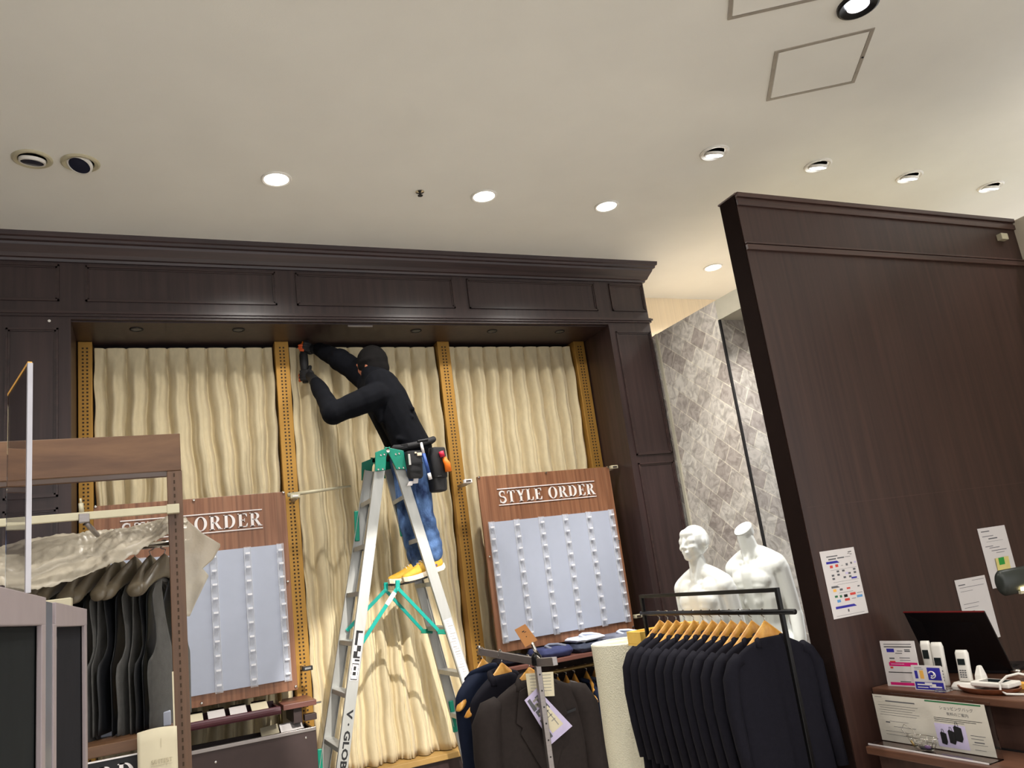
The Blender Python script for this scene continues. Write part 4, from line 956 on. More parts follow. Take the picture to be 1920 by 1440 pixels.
kt = card('kraft_tag', [(1.286, 2.985, 1.391), (1.334, 2.985, 1.406), (1.378, 2.985, 1.338), (1.322, 2.985, 1.32)], (0, 1, 0), 'brown kraft tag sticking up above the metal stand', MT['kraft'], 'tag', [(.4, .6, .25, .3), (.5, .7, .33, .36), (.45, .52, .55, .6)], 'ink')
MB().tube([(1.355, 2.99, 1.335), (1.362, 2.99, 1.305), (1.37, 2.99, 1.29)], .008, 8).build('clip', MT['chrome'], kt, smooth=True)

# shelf with folded shirts and a rod of shirts under it
t = thing('clothes_shelf', 'reddish brown shelf under the fully seen order board with folded shirts', 'shelf', (2.65, 5.2, 1.0))
MB().box(2.03, 3.25, 4.985, 5.42, 1.0, 1.026).build('shelf_board', MT['shelf'], t, bevel=.003)
MB().box(2.05, 3.24, 5.4, 5.42, .56, 1.0).build('back_panel', MT['dark'], t)
MB().tube([(2.06, 5.17, .925), (3.24, 5.17, .925)], .012, 12).build('hanging_rod', MT['brass'], t, smooth=True)
for x in (2.07, 3.23): MB().box(x-.008, x+.008, 5.12, 5.41, .9, 1.0).build('end_bracket', MT['steel'], t)
hs_ = [('shirtn', 'slate'), ('shirtg', 'grey'), ('shirtw', 'white'), ('suit3', 'navy'), ('shirtn', 'second slate'), ('shirtg', 'second grey'), ('shirtb', 'blue'), ('shirtn', 'third slate')]
for k, (mk, nm) in enumerate(hs_):
    x = 2.50+.065*k+(.03 if k > 2 else 0); p = Vector((x, 5.17, .9395))
    h = copy_tree(hp); place(h, p, PI/2-.12, 'small ochre hanger of the %s shirt on the rod under the shelf' % nm, 'hangers under the shelf')
    s_ = jacket_proto('shirt', '%s shirt hanging from the rod under the shelf' % nm, 'shirt', MT[mk], w=.20, L=.4, th=.5)
    place(s_, p-Vector((0, 0, .012)), PI/2-.12, group='shirts on the rod under the shelf')
def folded(x, y, z, w, d, h, m, label, rz=0, cm=None):
    t = thing('folded_shirt', label, 'shirt', (0, 0, 0), 'folded shirts on the shelf')
    rings = []
    for i in range(9):
        v = i/8; r = []
        for k in range(28):
            a = 2*PI*k/28; c, s = math.cos(a), math.sin(a); e = 1-.12*abs(v-.5)*2
            r.append((w/2*e*math.copysign(abs(c)**.4, c), d/2*e*math.copysign(abs(s)**.4, s), h*v+.004*math.sin(7*a+v*9)))
        rings.append(r)
    MB().loft(rings).build('cloth', MT[m], t, smooth=True)
    MB().tube([(-.06, -d/2+.02, h+.002), (-.05, -d/2+.10, h+.012), (0, -d/2+.14, h+.016), (.05, -d/2+.10, h+.012), (.06, -d/2+.02, h+.002)], .010, 8).build('collar', MT[cm or m], t, smooth=True)
    place(t, (x, y, z), rz)
folded(2.17, 5.15, 1.031, .24, .26, .035, 'suit', 'black folded shirt at the stand-side end of the shelf')
folded(2.45, 5.14, 1.031, .26, .28, .06, 'shirtb', 'blue violet folded shirt with a grey collar on the shelf', .1, 'shirtg')
folded(2.73, 5.14, 1.031, .25, .28, .05, 'shirtn', 'slate folded shirt next to the blue violet one', -.06)
folded(2.73, 5.15, 1.095, .24, .26, .025, 'shirtw', 'white folded shirt lying on the slate shirt', .12)
folded(3.02, 5.14, 1.031, .26, .28, .07, 'shirtg', 'grey folded shirt at the pillar end of the shelf', .08, 'shirtw')

# bubble wrap roll, yellow pine tray on a plinth
t = thing('bubble_wrap_roll', 'tall white bubble wrap roll standing behind the rack', 'packing roll', (2.56, 4.32, 0))
def rollr(z, q): return .2+.0025*math.sin(z*9+q)+.0015*math.sin(q*3)
MB().loft([[(2.56+rollr(z, 2*PI*k/56)*math.cos(2*PI*k/56), 4.32+rollr(z, 2*PI*k/56)*math.sin(2*PI*k/56), z) for k in range(56)] for z in [1.13*i/14 for i in range(15)]]).build('roll', MT['bubble'], t, auto=True)
MB().lathe([(.197, 1.13), (.196, 1.136), (.04, 1.133), (.03, 1.12), (.001, 1.119)], (2.56, 4.32, 0), 40).build('roll_end', MT['foil'], t, auto=True)
sp = [(2.56+(.035+.15*i/90)*math.cos(i*.42), 4.32+(.035+.15*i/90)*math.sin(i*.42), 1.1365) for i in range(91)]
MB().tube(sp, .0012, 4).build('spiral_edge', MT['paper'], t)
tag(MB().box(2.47, 2.80, 3.935, 4.06, 0, 1.13).build('plinth', MT['dark'], loc=(2.63, 4.0, 0)), 'slim dark plinth hidden behind the jackets carrying the yellow pine tray', 'plinth')
t = thing('pine_tray', 'yellow pine tray on the plinth behind the far end of the rack', 'tray', (2.63, 3.99, 1.13))
MB().box(2.43, 2.83, 3.925, 3.94, 1.14, 1.205).box(2.43, 2.83, 4.05, 4.065, 1.14, 1.205).box(2.43, 2.445, 3.94, 4.05, 1.14, 1.205).box(2.815, 2.83, 3.94, 4.05, 1.14, 1.205).build('sides', MT['yel_frame'], t, bevel=.002)
MB().box(2.43, 2.83, 3.925, 4.065, 1.13, 1.14).build('base', MT['yel_frame'], t)
MB().box(2.475, 2.56, 3.923, 3.925, 1.15, 1.185).build('label_card', MT['lilac'], t)
MB().box(2.48, 2.53, 3.922, 3.923, 1.155, 1.168).build('label_print', MT['indigo'], t)

# ---------------------------------------------------------------- vest fixture with walnut header
t = thing('gondola', 'walnut display fixture with header board and slotted post holding the vests', 'display fixture', (-.4, 3.0, 0))
MB().box(-1.1, .1, 2.85, 2.868, 2.08, 2.205).box(.085, .1, 2.868, 2.98, 2.08, 2.205).box(-1.1, .1, 2.965, 2.98, 2.08, 2.205).build('header', MT['gond'], t, bevel=.002)
MB().box(-1.1, .085, 2.868, 2.965, 2.082, 2.09).build('header_soffit', MT['grey'], t)
for x in (.056, -1.05):
    MB().box(x, x+.046, 2.852, 2.89, 0, 2.08).build('post', MT['gondz'], t, bevel=.002)
    s = MB()
    for k in range(80): s.box(x+.019, x+.024, 2.8512, 2.853, .25+.0229*k, .262+.0229*k)
    s.build('slots', MT['slot'], t)
MB().box(-1.1, .088, 2.825, 2.84, 1.939, 1.963).build('front_bar', MT['cream_metal'], t, bevel=.002)
MB().box(.052, .09, 2.823, 2.853, 1.936, 1.966).build('bar_end', MT['cream_metal'], t, bevel=.002)
jb = MB().box(-.2, -.17, 2.82, 2.845, 1.93, 1.958); jb.build('bar_joint', MT['steel'], t, bevel=.002)
MB().tube([(-.192, 2.832, 1.963), (-.194, 2.832, 1.992)], .0075, 10).tube([(-.194, 2.832, 1.992), (-.195, 2.832, 2.007)], .0035, 8).build('pin', MT['cream_metal'], t, smooth=True)
MB().tube([(-.18, 2.845, 1.93), (-.155, 2.95, 1.90)], .008, 8).build('joint_arm', MT['steel'], t, smooth=True)
MB().tube([(-1.1, 3.15, 1.868), (.13, 3.15, 1.868)], .012, 12).build('hanging_bar', MT['chrome'], t, smooth=True)
for x in (-1.03, .08): MB().box(x-.006, x+.006, 2.89, 3.16, 1.85, 1.882).build('bar_arm', MT['steel'], t)
MB().box(-1.1, .056, 2.87, 3.35, 1.235, 1.268).build('lower_shelf', MT['gond'], t, bevel=.002)
for x in (.062, -1.044): MB().box(x, x+.03, 2.89, 3.35, 1.195, 1.235).box(x, x+.03, 3.32, 3.35, 0, 1.235).build('shelf_support', MT['gondz'], t)
fp = MB().box(-1.1, .054, 2.842, 2.868, .9, 1.226); fp.build('sign_board', MT['ink'], t)
MB().box(-1.1, .054, 2.840, 2.846, 1.226, 1.23).build('sign_edge', MT['letter'], t)
serif('ORDER', (-.215, 2.8418, 1.15), X_, Z_, .262, .06, (0, -.003, 0), .12).build('lettering', MT['letter'], t)
tag(MB().box(-.16, .05, 3.05, 3.3, 1.2682, 1.312).build('flat_box', MT['white'], loc=(-.05, 3.17, 1.268), bevel=.003), 'flat pale grey box lying on the lower shelf below the vests', 'box')
tag(MB().box(-.24, -.17, 3.1, 3.2, 1.2682, 1.294).build('paper_bundle', MT['wpaper'], loc=(-.2, 3.15, 1.268), bevel=.006), 'small white paper bundle on the lower shelf between hanging vest tips', 'bundle')
t = thing('sign_card', 'cream paper sign with a faint printed name in front of the slotted post', 'sign', (.006, 2.8, 1.05))
MB().grid(12, 8, lambda u, v: (-.048+.109*u, 2.806-.016*math.sin(PI*u)*.6, 1.05+.24*v+.006*math.sin(PI*u)*v)).build('paper', MT['paper'], t, smooth=True, solid=.002)
serif('SUITIST', (-.012, 2.7935, 1.196), X_, Z_, .058, .011, (0, -.0012, 0), .12).build('lettering', mat('faint_print', (182, 172, 146), .8), t)
MB().box(-.012, .046, 2.7935, 2.7945, 1.19, 1.1912).box(.016, .0168, 2.7935, 2.7945, 1.24, 1.265).build('rule_line', mat('faint_rule', (190, 180, 154), .8), t)
MB().box(-.05, .062, 2.80, 2.84, 1.04, 1.05).build('holder', MT['clear'], t)
tag(MB().box(.053, .0575, 2.846, 2.8495, 1.285, 1.446).build('price_rail', MT['paper'], loc=(.055, 2.848, 1.285)), 'narrow cream price strip on the edge of the slotted post', 'strip')

vh = hanger_proto('suit_hanger', 'olive hanger', 'hanger', MT['hang_d'], MT['steel'], True)
def vest_proto():
    t = thing('waistcoat', 'vest', 'vest')
    W = [(0, .05, .105), (.03, .06, .14), (.08, .058, .138), (.14, .05, .13), (.2, .035, .135), (.235, .022, .155), (.26, .012, .185), (.3, .0, .19), (.4, .0, .18), (.47, .0, .185)]
    for sgn, nm, m in ((-1, 'front_panel', 'vestg'), (1, 'back_panel', 'vestb')):
        for e in (-1, 1):
            def fn(u, v, sgn=sgn, e=e):
                i = min(len(W)-2, int(u*(len(W)-1))); f = u*(len(W)-1)-i
                d, a, b = [W[i][k]*(1-f)+W[i+1][k]*f for k in range(3)]
                if sgn > 0: a *= max(0, 1-u*4)
                x = a+(b-a)*v; bulge = .04*math.sqrt(max(0, 1-(x/.2)**2))*min(1, .25+d*3.5)
                tail = (.055*math.sin(min(1, max(0, (1-abs(v-.25)*1.6)))*PI/2) if sgn < 0 else .0)*max(0, (u-.78)/.22)
                return (e*x, sgn*(bulge+.004+.004*math.sin(9*x+6*d)), -.118-.30*max(0, 0)-d-.35*x*x*(1 if d < .2 else .3)-.2*max(0, x-.05)*(1-min(1, d*4))-tail)
            MB().grid(30, 10, fn).build(nm, MT[m], t, smooth=True, solid=.005)
    MB().tube([(.105, .02, -.14), (.05, .032, -.118), (0, .034, -.112), (-.05, .032, -.118), (-.105, .02, -.14)], .01, 8).build('neck_band', MT['vestg'], t, smooth=True)
    return t
vp = vest_proto()
xs = [-.36, -.302, -.251, -.198, -.145, -.099, -.049, .0, .046]
nm_ = ['farthest from the slotted post', 'eighth from the slotted post', 'seventh from the slotted post', 'sixth from the slotted post', 'fifth from the slotted post', 'fourth from the slotted post', 'third from the slotted post', 'second from the slotted post', 'directly behind the slotted post']
rnd = random.Random(9)
for k, x in enumerate(xs):
    a = PI/2-.36+rnd.uniform(-.03, .03)+(PI if k % 2 else 0); z = 1.8825+rnd.uniform(-.001, .0)
    h = vh if k == 0 else copy_tree(vh)
    place(h, (x, 3.15, z), a, 'thick olive hanger under the plastic sheet, %s' % nm_[k], 'olive hangers under the plastic')
    v = vp if k == 0 else copy_tree(vp); v.scale = (1, .5, 1); place(v, (x, 3.15, z-.006-rnd.uniform(0, .02)), a, 'charcoal and black vest under the plastic, %s' % nm_[k], 'vests under the plastic')

# plastic dust sheet thrown over the hangers
TOP = [(-1.0, 3.22, 1.90), (-.461, 3.2, 1.915), (-.368, 3.2, 1.938), (-.223, 3.2, 1.940), (-.161, 3.2, 1.942), (-.096, 3.2, 1.938), (-.018, 3.2, 1.953), (.062, 3.2, 1.96), (.125, 3.2, 1.957)]
BOT = [(-1.0, 2.91, 1.74), (-.42, 2.91, 1.772), (-.336, 2.91, 1.746), (-.241, 2.91, 1.757), (-.148, 2.91, 1.788), (-.071, 2.92, 1.813), (.009, 2.93, 1.86), (.055, 2.94, 1.883), (.118, 3.0, 1.90)]
def pl(P, u):
    s = u*(len(P)-1); i = min(len(P)-2, int(s)); return Vector(P[i]).lerp(Vector(P[i+1]), s-i)
sh = MB()
def fs(u, v):
    p = pl(TOP, u).lerp(pl(BOT, u), v)
    p.z += .025*math.sin(PI*v)*(.6+.4*math.sin(u*23)); p.y += .012*math.sin(v*14+u*9+3*mnoise.noise((u*6, v*4, 1)))-.03*math.sin(PI*v)
    p.z += .009*mnoise.noise((u*26+v*9, v*7, 2))+.006*mnoise.noise((u*60, v*20, 4))
    return p
sh.grid(110, 30, fs)
EDG = [(1.955, .12), (1.941, .128), (1.887, .178), (1.843, .236), (1.794, .206), (1.766, .17), (1.739, .19), (1.70, .168), (1.658, .146), (1.607, .122)]
def ff(u, v):
    s = u*(len(EDG)-1); i = min(len(EDG)-2, int(s)); f = s-i
    z = EDG[i][0]*(1-f)+EDG[i+1][0]*f; xr = EDG[i][1]*(1-f)+EDG[i+1][1]*f
    x = .095+(xr-.095)*v
    return Vector((x, 3.13-.1*(1-v)*(1-u)*0+.015*mnoise.noise((x*20, z*12, 3))+.02*math.sin(z*40)*v*.4-.05*(1-u)*0, z))
sh.grid(44, 12, ff)
tag(sh.build('plastic_sheet', MT['plastic'], loc=(-.3, 3.1, 1.75), smooth=True, solid=.0012), 'crumpled translucent plastic dust sheet thrown over the hanging vests', 'plastic sheet')

# ---------------------------------------------------------------- grey frame nearest the camera
t = thing('steel_display_frame', 'mauve grey display frame with dark panels in the near corner', 'display fixture', (-.3, 1.3, 0))
fx = -.15
MB().box(fx-.30, fx, .1, 1.478, 1.619, 1.661).build('top_beam', MT['grey'], t, bevel=.0015)
MB().box(fx-.30, fx, 1.625, 2.37, 1.616, 1.657).build('top_beam', MT['grey'], t, bevel=.0015)
for y0, y1 in ((1.432, 1.478), (1.590, 1.636), (2.30, 2.365)):
    MB().box(fx-.008, fx, y0, y1, 0, 1.62).box(fx-.30, fx-.28, y0, y1, 0, 1.62).build('upright', MT['grey'], t, bevel=.0015)
MB().box(fx-.03, fx-.002, 1.48, 1.588, 0, 1.656).build('steel_post', MT['greyb'], t, bevel=.002)
MB().box(fx-.022, fx-.010, 1.095, 1.475, 0, 1.618).build('dark_panel', MT['dkpan2'], t)
MB().box(fx-.05, fx-.035, .2, 1.12, 0, 1.61).build('dark_panel', MT['suit3'], t)
MB().box(fx-.022, fx-.010, 1.60, 2.33, 0, 1.616).build('dark_panel', MT['dkpan'], t)
MB().lathe([(.012, 0), (.012, .004), (.001, .005)], (fx-.010, 1.70, 1.588), 14, Matrix.Rotation(PI/2, 3, 'Y')).build('bolt', MT['ink'], t)
MB().box(-.225, -.158, 2.02, 2.06, 1.657, 1.677).build('pale_bar', MT['cream_metal'], t, bevel=.002)
t = thing('acrylic_divider', 'clear upright acrylic divider standing on the near grey frame', 'divider', (-.17, 1.36, 1.661))
A, B = Vector((-.151, 1.275, 0)), Vector((-.2, 1.452, 0)); d = (B-A).normalized(); n = Vector((-d.y, d.x, 0))
MB().obox((A+B)/2+Vector((0, 0, 1.822)), (B-A)/2-d*.004, n*.0025, (0, 0, .16)).build('pane', MT['clear'], t)
MB().obox(A+Vector((0, 0, 1.822)), d*.004, n*.0032, (0, 0, .161)).build('polished_edge', MT['edgew'], t)
MB().obox((A+B)/2+Vector((0, 0, 1.984)), (B-A)/2, n*.0028, (0, 0, .002)).build('upper_edge', MT['amber'], t)
# ---------------------------------------------------------------- cash counter and what lies on it
t = thing('cash_counter', 'dark wooden two-level cash counter against the brown partition', 'counter', (3.1, 1.8, 0))
MB().box(2.87, 3.52, .7, 2.806, .885, .915).build('counter_top', MT['counter'], t, bevel=.004)
MB().box(2.93, 3.5, .72, 2.80, 0, .885).build('cabinet', MT['counterd'], t)
MB().box(2.70, 2.93, .72, 2.745, .685, .715).build('lower_ledge', MT['counter'], t, bevel=.004)
MB().box(2.74, 2.93, .74, 2.72, 0, .685).build('lower_front', MT['counterd'], t)
MB().box(2.925, 2.932, .72, 2.80, .715, .722).build('groove', MT['black'], t)

def sheet(name, o, ux, uz, W, H, n, label, m='wpaper', cat='paper', t_=.0012):
    o = Vector(o); ux = Vector(ux).normalized(); uz = Vector(uz).normalized(); n = Vector(n).normalized()
    t = thing(name, label, cat, tuple(o))
    MB().poly([o, o+ux*W, o+ux*W+uz*H, o+uz*H], -n*t_).build('sheet', MT[m], t)
    def ink(boxes, mk, nm='print', lift=.0004):
        b = MB()
        for x0, x1, z0, z1 in boxes:
            b.poly([o+ux*(x0*W)+uz*(z0*H), o+ux*(x1*W)+uz*(z0*H), o+ux*(x1*W)+uz*(z1*H), o+uz*(z1*H)+ux*(x0*W)], n*lift)
        return b.build(nm, MT[mk], t)
    def slant(boxes, mk):
        b = MB()
        for x0, x1, z0, z1 in boxes:
            b.poly([o+ux*(x0*W)+uz*(z0*H), o+ux*(x1*W)+uz*(z0*H), o+ux*((x1-.07)*W)+uz*(z1*H), o+uz*(z1*H)+ux*(x0*W)], n*.0005)
        return b.build('banner', MT[mk], t)
    def text(s, x, z, w, h, mk):
        return sans(MB(), s, o+ux*(x*W)+uz*(z*H)+n*.0006, ux, uz, w*W, h*H).build('lettering', MT[mk], t)
    return t, ink, slant, text
Y0 = 2.8195
t, ink, sl, tx = sheet('payment_poster', (2.750, 2.817, 1.222), X_, Z_, .212, .296, (0, -1, 0), 'white poster with rows of small coloured payment marks, near the partition end')
ink([(.16, .48, .9, .915), (.2, .42, .855, .875), (.46, .66, .86, .878), (.68, .84, .868, .874)], 'greyp')
ink([(.8, .9, .935, .945), (.78, .84, .915, .922), (.84, .9, .9, .907)], 'ink', 'mark')
sl([(.12, .5, .80, .835)], 'indigo'); sl([(.12, .36, .44, .47)], 'greyp'); sl([(.12, .72, .135, .17)], 'indigo')
ink([(.2, .28, .735, .775), (.36, .44, .74, .78)], 'redp')
ink([(.52, .58, .75, .756), (.66, .72, .74, .775), (.8, .85, .755, .785)], 'greyp'); ink([(.91, .97, .76, .79), (.6, .68, .615, .645)], 'lilac')
rb = [(.2+.16*q, .27+.16*q, z, z+.028) for z in (.66, .61, .56) for q in range(5) if (q+int(z*100)) % 3]
ink(rb, 'greyp', 'mark'); ink([(.74, .9, .535, .56)], 'indigo', 'mark')
ink([(.15, .24, .385, .425)], 'amber', 'mark'); ink([(.34, .42, .39, .42), (.86, .92, .405, .425)], 'greyp', 'mark'); ink([(.54, .64, .395, .42), (.3+.3, .76, .3, .335)], 'redp', 'mark')
ink([(.3, .36, .29, .325), (.16, .24, .3, .33)], 'greenp', 'mark'); ink([(.42, .52, .285, .325)], 'ink', 'mark'); ink([(.8, .96, .315, .322), (.3, .9, .48, .483), (.2, .95, .52, .523), (.3, .7, .355, .36), (.2, .95, .70, .703)], 'greyp')
ink([(.2, .3, .225, .265), (.78, .94, .25, .285)], 'skyp', 'mark'); ink([(.42, .56, .23, .265)], 'redp', 'mark'); ink([(.62, .74, .245, .252)], 'greyp')
ink([(.44, .48, .07, .11)], 'greyp'); ink([(.1, .9, .03, .034)], 'greyp')
t, ink, sl, tx = sheet('memo_sheet', (3.823, 2.817, 1.219), X_, Z_, .212, .297, (0, -1, 0), 'white handwritten memo with a yellow note, high on the partition beside the lamp')
rnd = random.Random(2)
ink([(.1, .4, .93, .945), (.1, .5, .85, .86), (.3, .62, .80, .818), (.2, .8, .76, .764), (.12, .4, .68, .69), (.25, .62, .65, .66), (.3, .85, .6, .61), (.45, .75, .56, .568)], 'greyp', 'handwriting')
t, ink, sl, tx = sheet('sticky_note', (3.89, 2.8155, 1.25), (1, 0, .02), (0, -.06, 1), .1, .11, (0, -1, 0), 'pale yellow sticky note with a green strip stuck to the memo', 'postit', 'note')
ink([(.2, .62, .68, 1.0)], 'gsticky', 'green_strip', .0012)
t, ink, sl, tx = sheet('notice_sheet', (3.566, 2.817, .993), X_, Z_, .222, .298, (0, -1, 0), 'white notice with faint lines taped behind the black laptop lid')
ink([(.08, .3, .9, .915), (.1, .9, .86, .866), (.55, .95, .95, .956), (.1, .5, .8, .805), (.1, .6, .6, .606), (.1, .55, .54, .546), (.1, .4, .48, .486)], 'greyp')
tag(MB().box(4.66, 4.72, 2.785, 2.82, 3.15, 3.19).build('cable_clip', MT['cream_metal'], loc=(4.69, 2.8, 3.17), bevel=.004), 'small pale clip under the trimmed upper corner of the partition', 'clip')

# leaflet stand
t = thing('leaflet_stand', 'clear acrylic stand on the lower counter ledge holding the double leaflet', 'sign holder', (2.8, 2.48, .715))
MB().box(2.803, 2.806, 2.2, 2.75, .716, .915).build('back_plate', MT['clear'], t)
MB().box(2.725, 2.806, 2.2, 2.75, .716, .719).build('foot_plate', MT['clear'], t)
MB().box(2.724, 2.7265, 2.2, 2.75, .716, .7215).build('front_lip', MT['letter'], t)
t, ink, sl, tx = sheet('leaflet', (2.7995, 2.742, .7215), (0, -1, 0), Z_, .522, .184, (-1, 0, 0), 'double page leaflet about shopping bags in the acrylic stand', 'leaf', 'leaflet')
ink([(.04+.01*(q % 2), .42-.03*(q % 3), .78-.052*q, .787-.052*q) for q in range(5)]+[(.15, .36, .33, .338), (.08, .12, .4, .43), (.12, .3, .44, .447), (.06, .3, .22, .227), (.06, .26, .15, .157), (.02, .09, .95, .96)], 'greyp', 'text_lines')
ink([(.12, .4, .865, .89)], 'greyp', 'heading')
ink([(.5, .97, .955, .985)], 'greenp', 'green_bar')
tx('ショッピングバッグ', .62, .82, .28, .075, 'greyp'); tx('有料のご案内', .67, .71, .18, .07, 'greyp')
ink([(.55, .95, .64, .65), (.55, .9, .605, .615), (.55, .8, .57, .578)], 'ink', 'text_lines')
ink([(.54, .8, .06, .53)], 'lilac', 'photo_ground')
b = MB()
for u, v, s in ((.575, .13, .9), (.645, .16, 1.0), (.70, .22, 1.15)):
    o = Vector((2.7985, 2.742-.522*u, .7215+.184*v)); w = .03*s; h = .042*s
    b.poly([o, o+Vector((0, -w*.75, -.004)), o+Vector((0, -w, h*.2)), o+Vector((0, -w, h)), o+Vector((0, -w*.2, h*1.15)), o+Vector((0, 0, h))], (-.0004, 0, 0))
    b.tube([o+Vector((-.0006, -w*.3, h*1.05)), o+Vector((-.0006, -w*.35, h*1.4)), o+Vector((-.0006, -w*.6, h*1.4)), o+Vector((-.0006, -w*.7, h))], .0008, 5)
b.build('bag_photo', MT['ink'], t)
ink([(.83, .95, .36, .37), (.83, .93, .3, .31), (.85, .93, .23, .25), (.83, .95, .19, .197), (.84, .93, .09, .097)], 'greyp', 'text_lines')
# wire basket with key rings
t = thing('wire_basket', 'small chrome wire basket with rings on the ledge in front of the leaflet', 'basket', (2.762, 2.50, .7195))
wb = MB()
for z, r in ((.725, .035), (.745, .045), (.768, .056)):
    wb.tube([(2.762+r*.5*math.cos(a), 2.50+r*1.25*math.sin(a), z) for a in [2*PI*k/24 for k in range(24)]], .0014, 5, True)
for k in range(12):
    a = 2*PI*k/12; wb.tube([(2.762+.0175*math.cos(a), 2.50+.044*math.sin(a), .725), (2.762+.028*math.cos(a), 2.50+.07*math.sin(a), .768)], .0012, 5)
wb.tube([(2.765, 2.575, .76), (2.77, 2.60, .785), (2.772, 2.585, .805), (2.77, 2.545, .79), (2.765, 2.53, .768)], .0014, 5)
wb.build('wire_frame', MT['chrome'], t, smooth=True)
MB().ell((2.76, 2.49, .728), .014, .03, .007).build('dark_base', MT['ink'], t, smooth=True)
MB().tube([(2.745, 2.53, .735), (2.742, 2.538, .755)], .006, 8).build('gold_clip', MT['brass'], t, smooth=True)
MB().ell((2.745, 2.468, .738), .008, .014, .008).build('purple_charm', MT['purple'], t, smooth=True)

# placard and card on the upper level
t, ink, sl, tx = sheet('payment_placard', (2.925, 2.765, .9155), (.12, -1, 0), (.05, 0, 1), .165, .188, (-1, -.12, .05), 'tall white payment placard with a magenta bar, leftmost on the counter', 'wpaper', 'placard', .004)
ink([(.1, .9, .92, .935), (.4, .6, .72, .735), (.4, .7, .1, .12)], 'greyp', 'heading'); ink([(.1, .9, .86, .88), (.1, .95, .30, .318)], 'ink', 'rule')
ink([(.16, .38, .75, .83)], 'indigo', 'mark'); ink([(.46, .62, .77, .785), (.68, .84, .76, .79), (.68, .84, .80, .82), (.5, .8, .62, .635), (.5, .8, .57, .58), (.2, .35, .6, .63)], 'greyp', 'mark'); ink([(.2, .36, .53, .56), (.18, .26, .39, .43)], 'redp', 'mark')
ink([(.16, .98, .445, .53)], 'magenta', 'magenta_bar'); ink([(.1, .98, .03, .09)], 'magenta', 'lower_bar'); ink([(.22, .6, .485, .497)], 'letter', 'bar_print')
t, ink, sl, tx = sheet('card_sign', (2.90, 2.60, .9155), (.1, -1, 0), (.03, 0, 1), .135, .098, (-1, -.1, .03), 'small white card sign with indigo blocks before the tall placard', 'wpaper', 'placard', .003)
ink([(.52, .95, .42, .92), (.03, .97, .03, .33)], 'indigo', 'indigo_block'); ink([(.08, .18, .46, .78)], 'indigo', 'mark'); ink([(.25, .38, .46, .8)], 'amber', 'mark')
ink([(.1, .35, .9, .92), (.1, .4, .84, .855)], 'greyp', 'heading')
b = MB(); o = Vector((2.8985, 2.60-.135*.735, .9155+.098*.66))
for k in range(2):
    b.tube([o+Vector((-.0012, .016*math.cos(a)*(1-.35*k), .013*math.sin(a)*(1-.3*k)+.004*k)) for a in [PI*.15+PI*1.5*i/16 for i in range(17)]], .0022, 5)
b.build('swirl_mark', MT['letter'], t)
ink([(.1, .62, .20, .25), (.36, .6, .25, .31), (.5, .9, .12, .17), (.1, .45, .10, .13), (.58, .72, .17, .26)], 'letter', 'bar_print', .0008)
MB().box(2.885, 2.955, 2.455, 2.495, .9155, .925).build('acrylic_foot', MT['clear'], t)

def handset(x, y, z0, h, w, d, lean, label, screen, group='upright white handsets'):
    t = thing('handset', label, 'handset', (0, 0, 0), group); r = []
    for v, s in ((0, .85), (.05, 1), (.5, .96), (.9, 1), (1, .8)):
        r.append([(d*s*.5*math.copysign(abs(math.cos(a))**.5, math.cos(a)), w*s*.5*math.copysign(abs(math.sin(a))**.5, math.sin(a)), h*v) for a in [2*PI*k/20 for k in range(20)]])
    MB().loft(r).build('case', MT['whitep'], t, smooth=True)
    MB().box(-d*.5-.0015, -d*.5+.004, -w*.3, w*.3, h*screen, h*(screen+.2)).build('screen', MT['glassd'], t, bevel=.001)
    kb = MB()
    for i in range(4):
        for j in range(3): kb.box(-d*.5-.001, -d*.5+.003, -w*.28+w*.2*j, -w*.28+w*.2*j+w*.14, h*(.12+.07*i), h*(.12+.07*i)+h*.035)
    kb.build('keypad', MT['greyp'], t)
    place(t, (x, y, z0), .12, ry=lean)
    return t
handset(3.0, 2.592, .916, .18, .044, .022, .05, 'slim white handset with a dark screen, standing behind the card sign', .6)
handset(3.0, 2.540, .916, .175, .05, .026, .08, 'white handset with a round emblem next to the slim one', .45)
t = thing('phone_cradle', 'white charging cradle between the handsets and the brown tray', 'cradle', (2.99, 2.41, .9155))
MB().loft([[(2.99+a*.045*s, 2.41+b_*.055*s, .9155+z) for a, b_ in ((-1, -1), (1, -1), (1, 1), (-1, 1))] for z, s in ((0, 1), (.014, 1), (.03, .82))]).build('base', MT['whitep'], t, bevel=.004)
MB().loft([[(3.005+a*.02*s+.01*(1-s), 2.365+b_*.018*s, .93+z) for a, b_ in ((-1, -1), (1, -1), (1, 1), (-1, 1))] for z, s in ((0, 1), (.04, .85), (.075, .4))]).build('back_rest', MT['whitep'], t, bevel=.004)
handset(2.978, 2.412, .947, .12, .05, .028, .12, 'cordless phone with a dark display standing in the white cradle', .52, 'cordless phone')
t = thing('coin_tray', 'brown oval coin tray on the counter in front of the laptop', 'tray', (2.96, 2.27, .9155))
MB().lathe([(.11, .0), (.135, .012), (.14, .022), (.132, .022), (.12, .01), (.001, .008)], (2.965, 2.31, .9155), 32, Matrix(((.5, 0, 0), (0, .92, 0), (0, 0, 1)))).build('dish', MT['hang_w'] if False else wood('tray_brown', (92, 46, 26), (138, 78, 44), (3, 20, 20), .35), t, auto=True)
t = thing('card_reader', 'flat white device lying across the brown coin tray', 'device', (2.97, 2.26, .9385))
MB().box(2.935, 3.015, 2.205, 2.365, .9385, .957).build('case', MT['whitep'], t, bevel=.005)
MB().box(2.95, 3.0, 2.235, 2.335, .957, .958).build('screen', MT['glassd'], t)
tag(MB().box(3.045, 3.075, 2.17, 2.25, .9155, .94).build('orange_box', MT['amber'], loc=(3.06, 2.21, .9155), bevel=.003), 'small orange box beside the coin tray under the white cable', 'box')
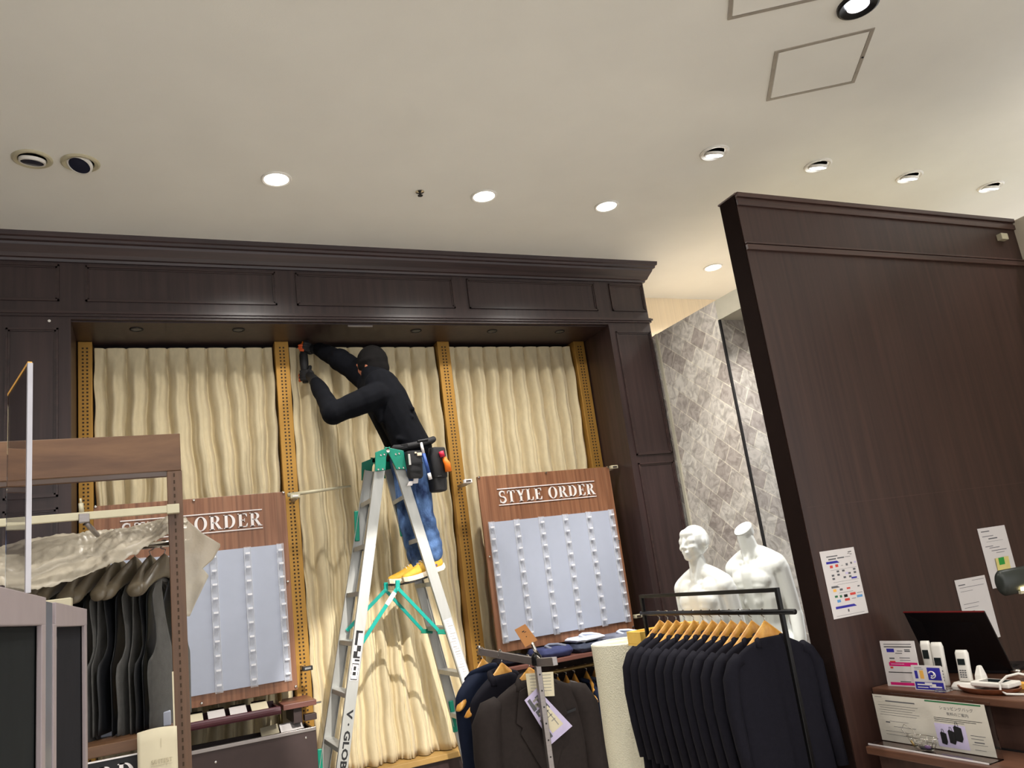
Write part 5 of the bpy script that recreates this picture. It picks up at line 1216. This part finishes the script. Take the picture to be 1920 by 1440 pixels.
tag(MB().tube([(2.98, 2.04, .9205), (2.96, 2.12, .9205), (2.94, 2.185, .9205), (2.925, 2.212, .922), (2.918, 2.228, .937), (2.922, 2.226, .962), (2.935, 2.20, .985), (2.95, 2.16, .995), (2.97, 2.11, .98), (2.99, 2.07, .94), (3.0, 2.03, .9205)], .0045, 10).build('white_cable', MT['whitep'], loc=(3.02, 2.1, .92), smooth=True), 'white cable looping up from the card reader at the picture edge', 'cable')
t = thing('laptop', 'black laptop with a red edged lid standing open on the counter', 'laptop', (3.3, 2.6, .9155))
TL, TR, BR, BL = Vector((3.085, 2.735, 1.205)), Vector((3.12, 2.365, 1.198)), Vector((3.325, 2.455, .927)), Vector((3.235, 2.785, .927))
nn = (TR-TL).cross(BL-TL).normalized(); nn = nn if nn.x < 0 else -nn
MB().poly([TL, TR, BR, BL], nn*-.009).build('lid', MT['lapt'], t, bevel=.002)
MB().bar(TL+Vector((0, 0, .0015)), TR+Vector((0, 0, .0015)), .009, .0022, nn).build('red_edge', MT['dred'], t)
ex = Vector((.25, .055, 0))
MB().poly([BL+Vector((0, 0, -.010)), BR+Vector((0, 0, -.010)), BR+ex+Vector((0, -.0, -.010)), BL+Vector((.19, .02, -.010))], (0, 0, .012)).build('base', MT['lapt'], t, bevel=.002)
kb = MB()
for i in range(5):
    for jx in range(10):
        c = BL.lerp(BR, (jx+.7)/11.2)+ex*(.2+.13*i)*.8; kb.box(c.x-.008, c.x+.008, c.y-.011, c.y+.011, .9295, .932)
kb.build('keyboard', MT['blackm'], t)
MB().tube([BR+Vector((.0, -.03, .0)), BR+Vector((.0, .02, .0))], .008, 10).build('hinge', MT['chrome'], t, smooth=True)
t = thing('desk_lamp', 'dark green black desk lamp with a glowing strip by the memo', 'lamp', (3.42, 2.31, .9155))
MB().loft([[(3.30+a, 2.31+.028*s*b_, 1.302+c*s) for a, b_, c in ((dx, math.cos(q), .052*math.sin(q)) for q in [2*PI*k/20 for k in range(20)])] for dx, s in ((-.118, .55), (-.112, .85), (-.1, 1), (.14, 1), (.15, .8))]).build('lamp_head', MT['olive'], t, smooth=True)
MB().box(3.27, 3.42, 2.278, 2.288, 1.262, 1.275).build('light_strip', MT['strip'], t)
MB().box(3.255, 3.43, 2.279, 2.29, 1.250, 1.262).build('reflector', MT['cream_metal'], t)
MB().tube([(3.42, 2.33, .93), (3.42, 2.34, 1.1), (3.42, 2.325, 1.27)], .009, 10).build('stem', MT['blackm'], t, smooth=True)
MB().lathe([(.06, 0), (.06, .01), (.01, .018), (.001, .018)], (3.42, 2.33, .9155), 24).build('foot', MT['blackm'], t, auto=True)
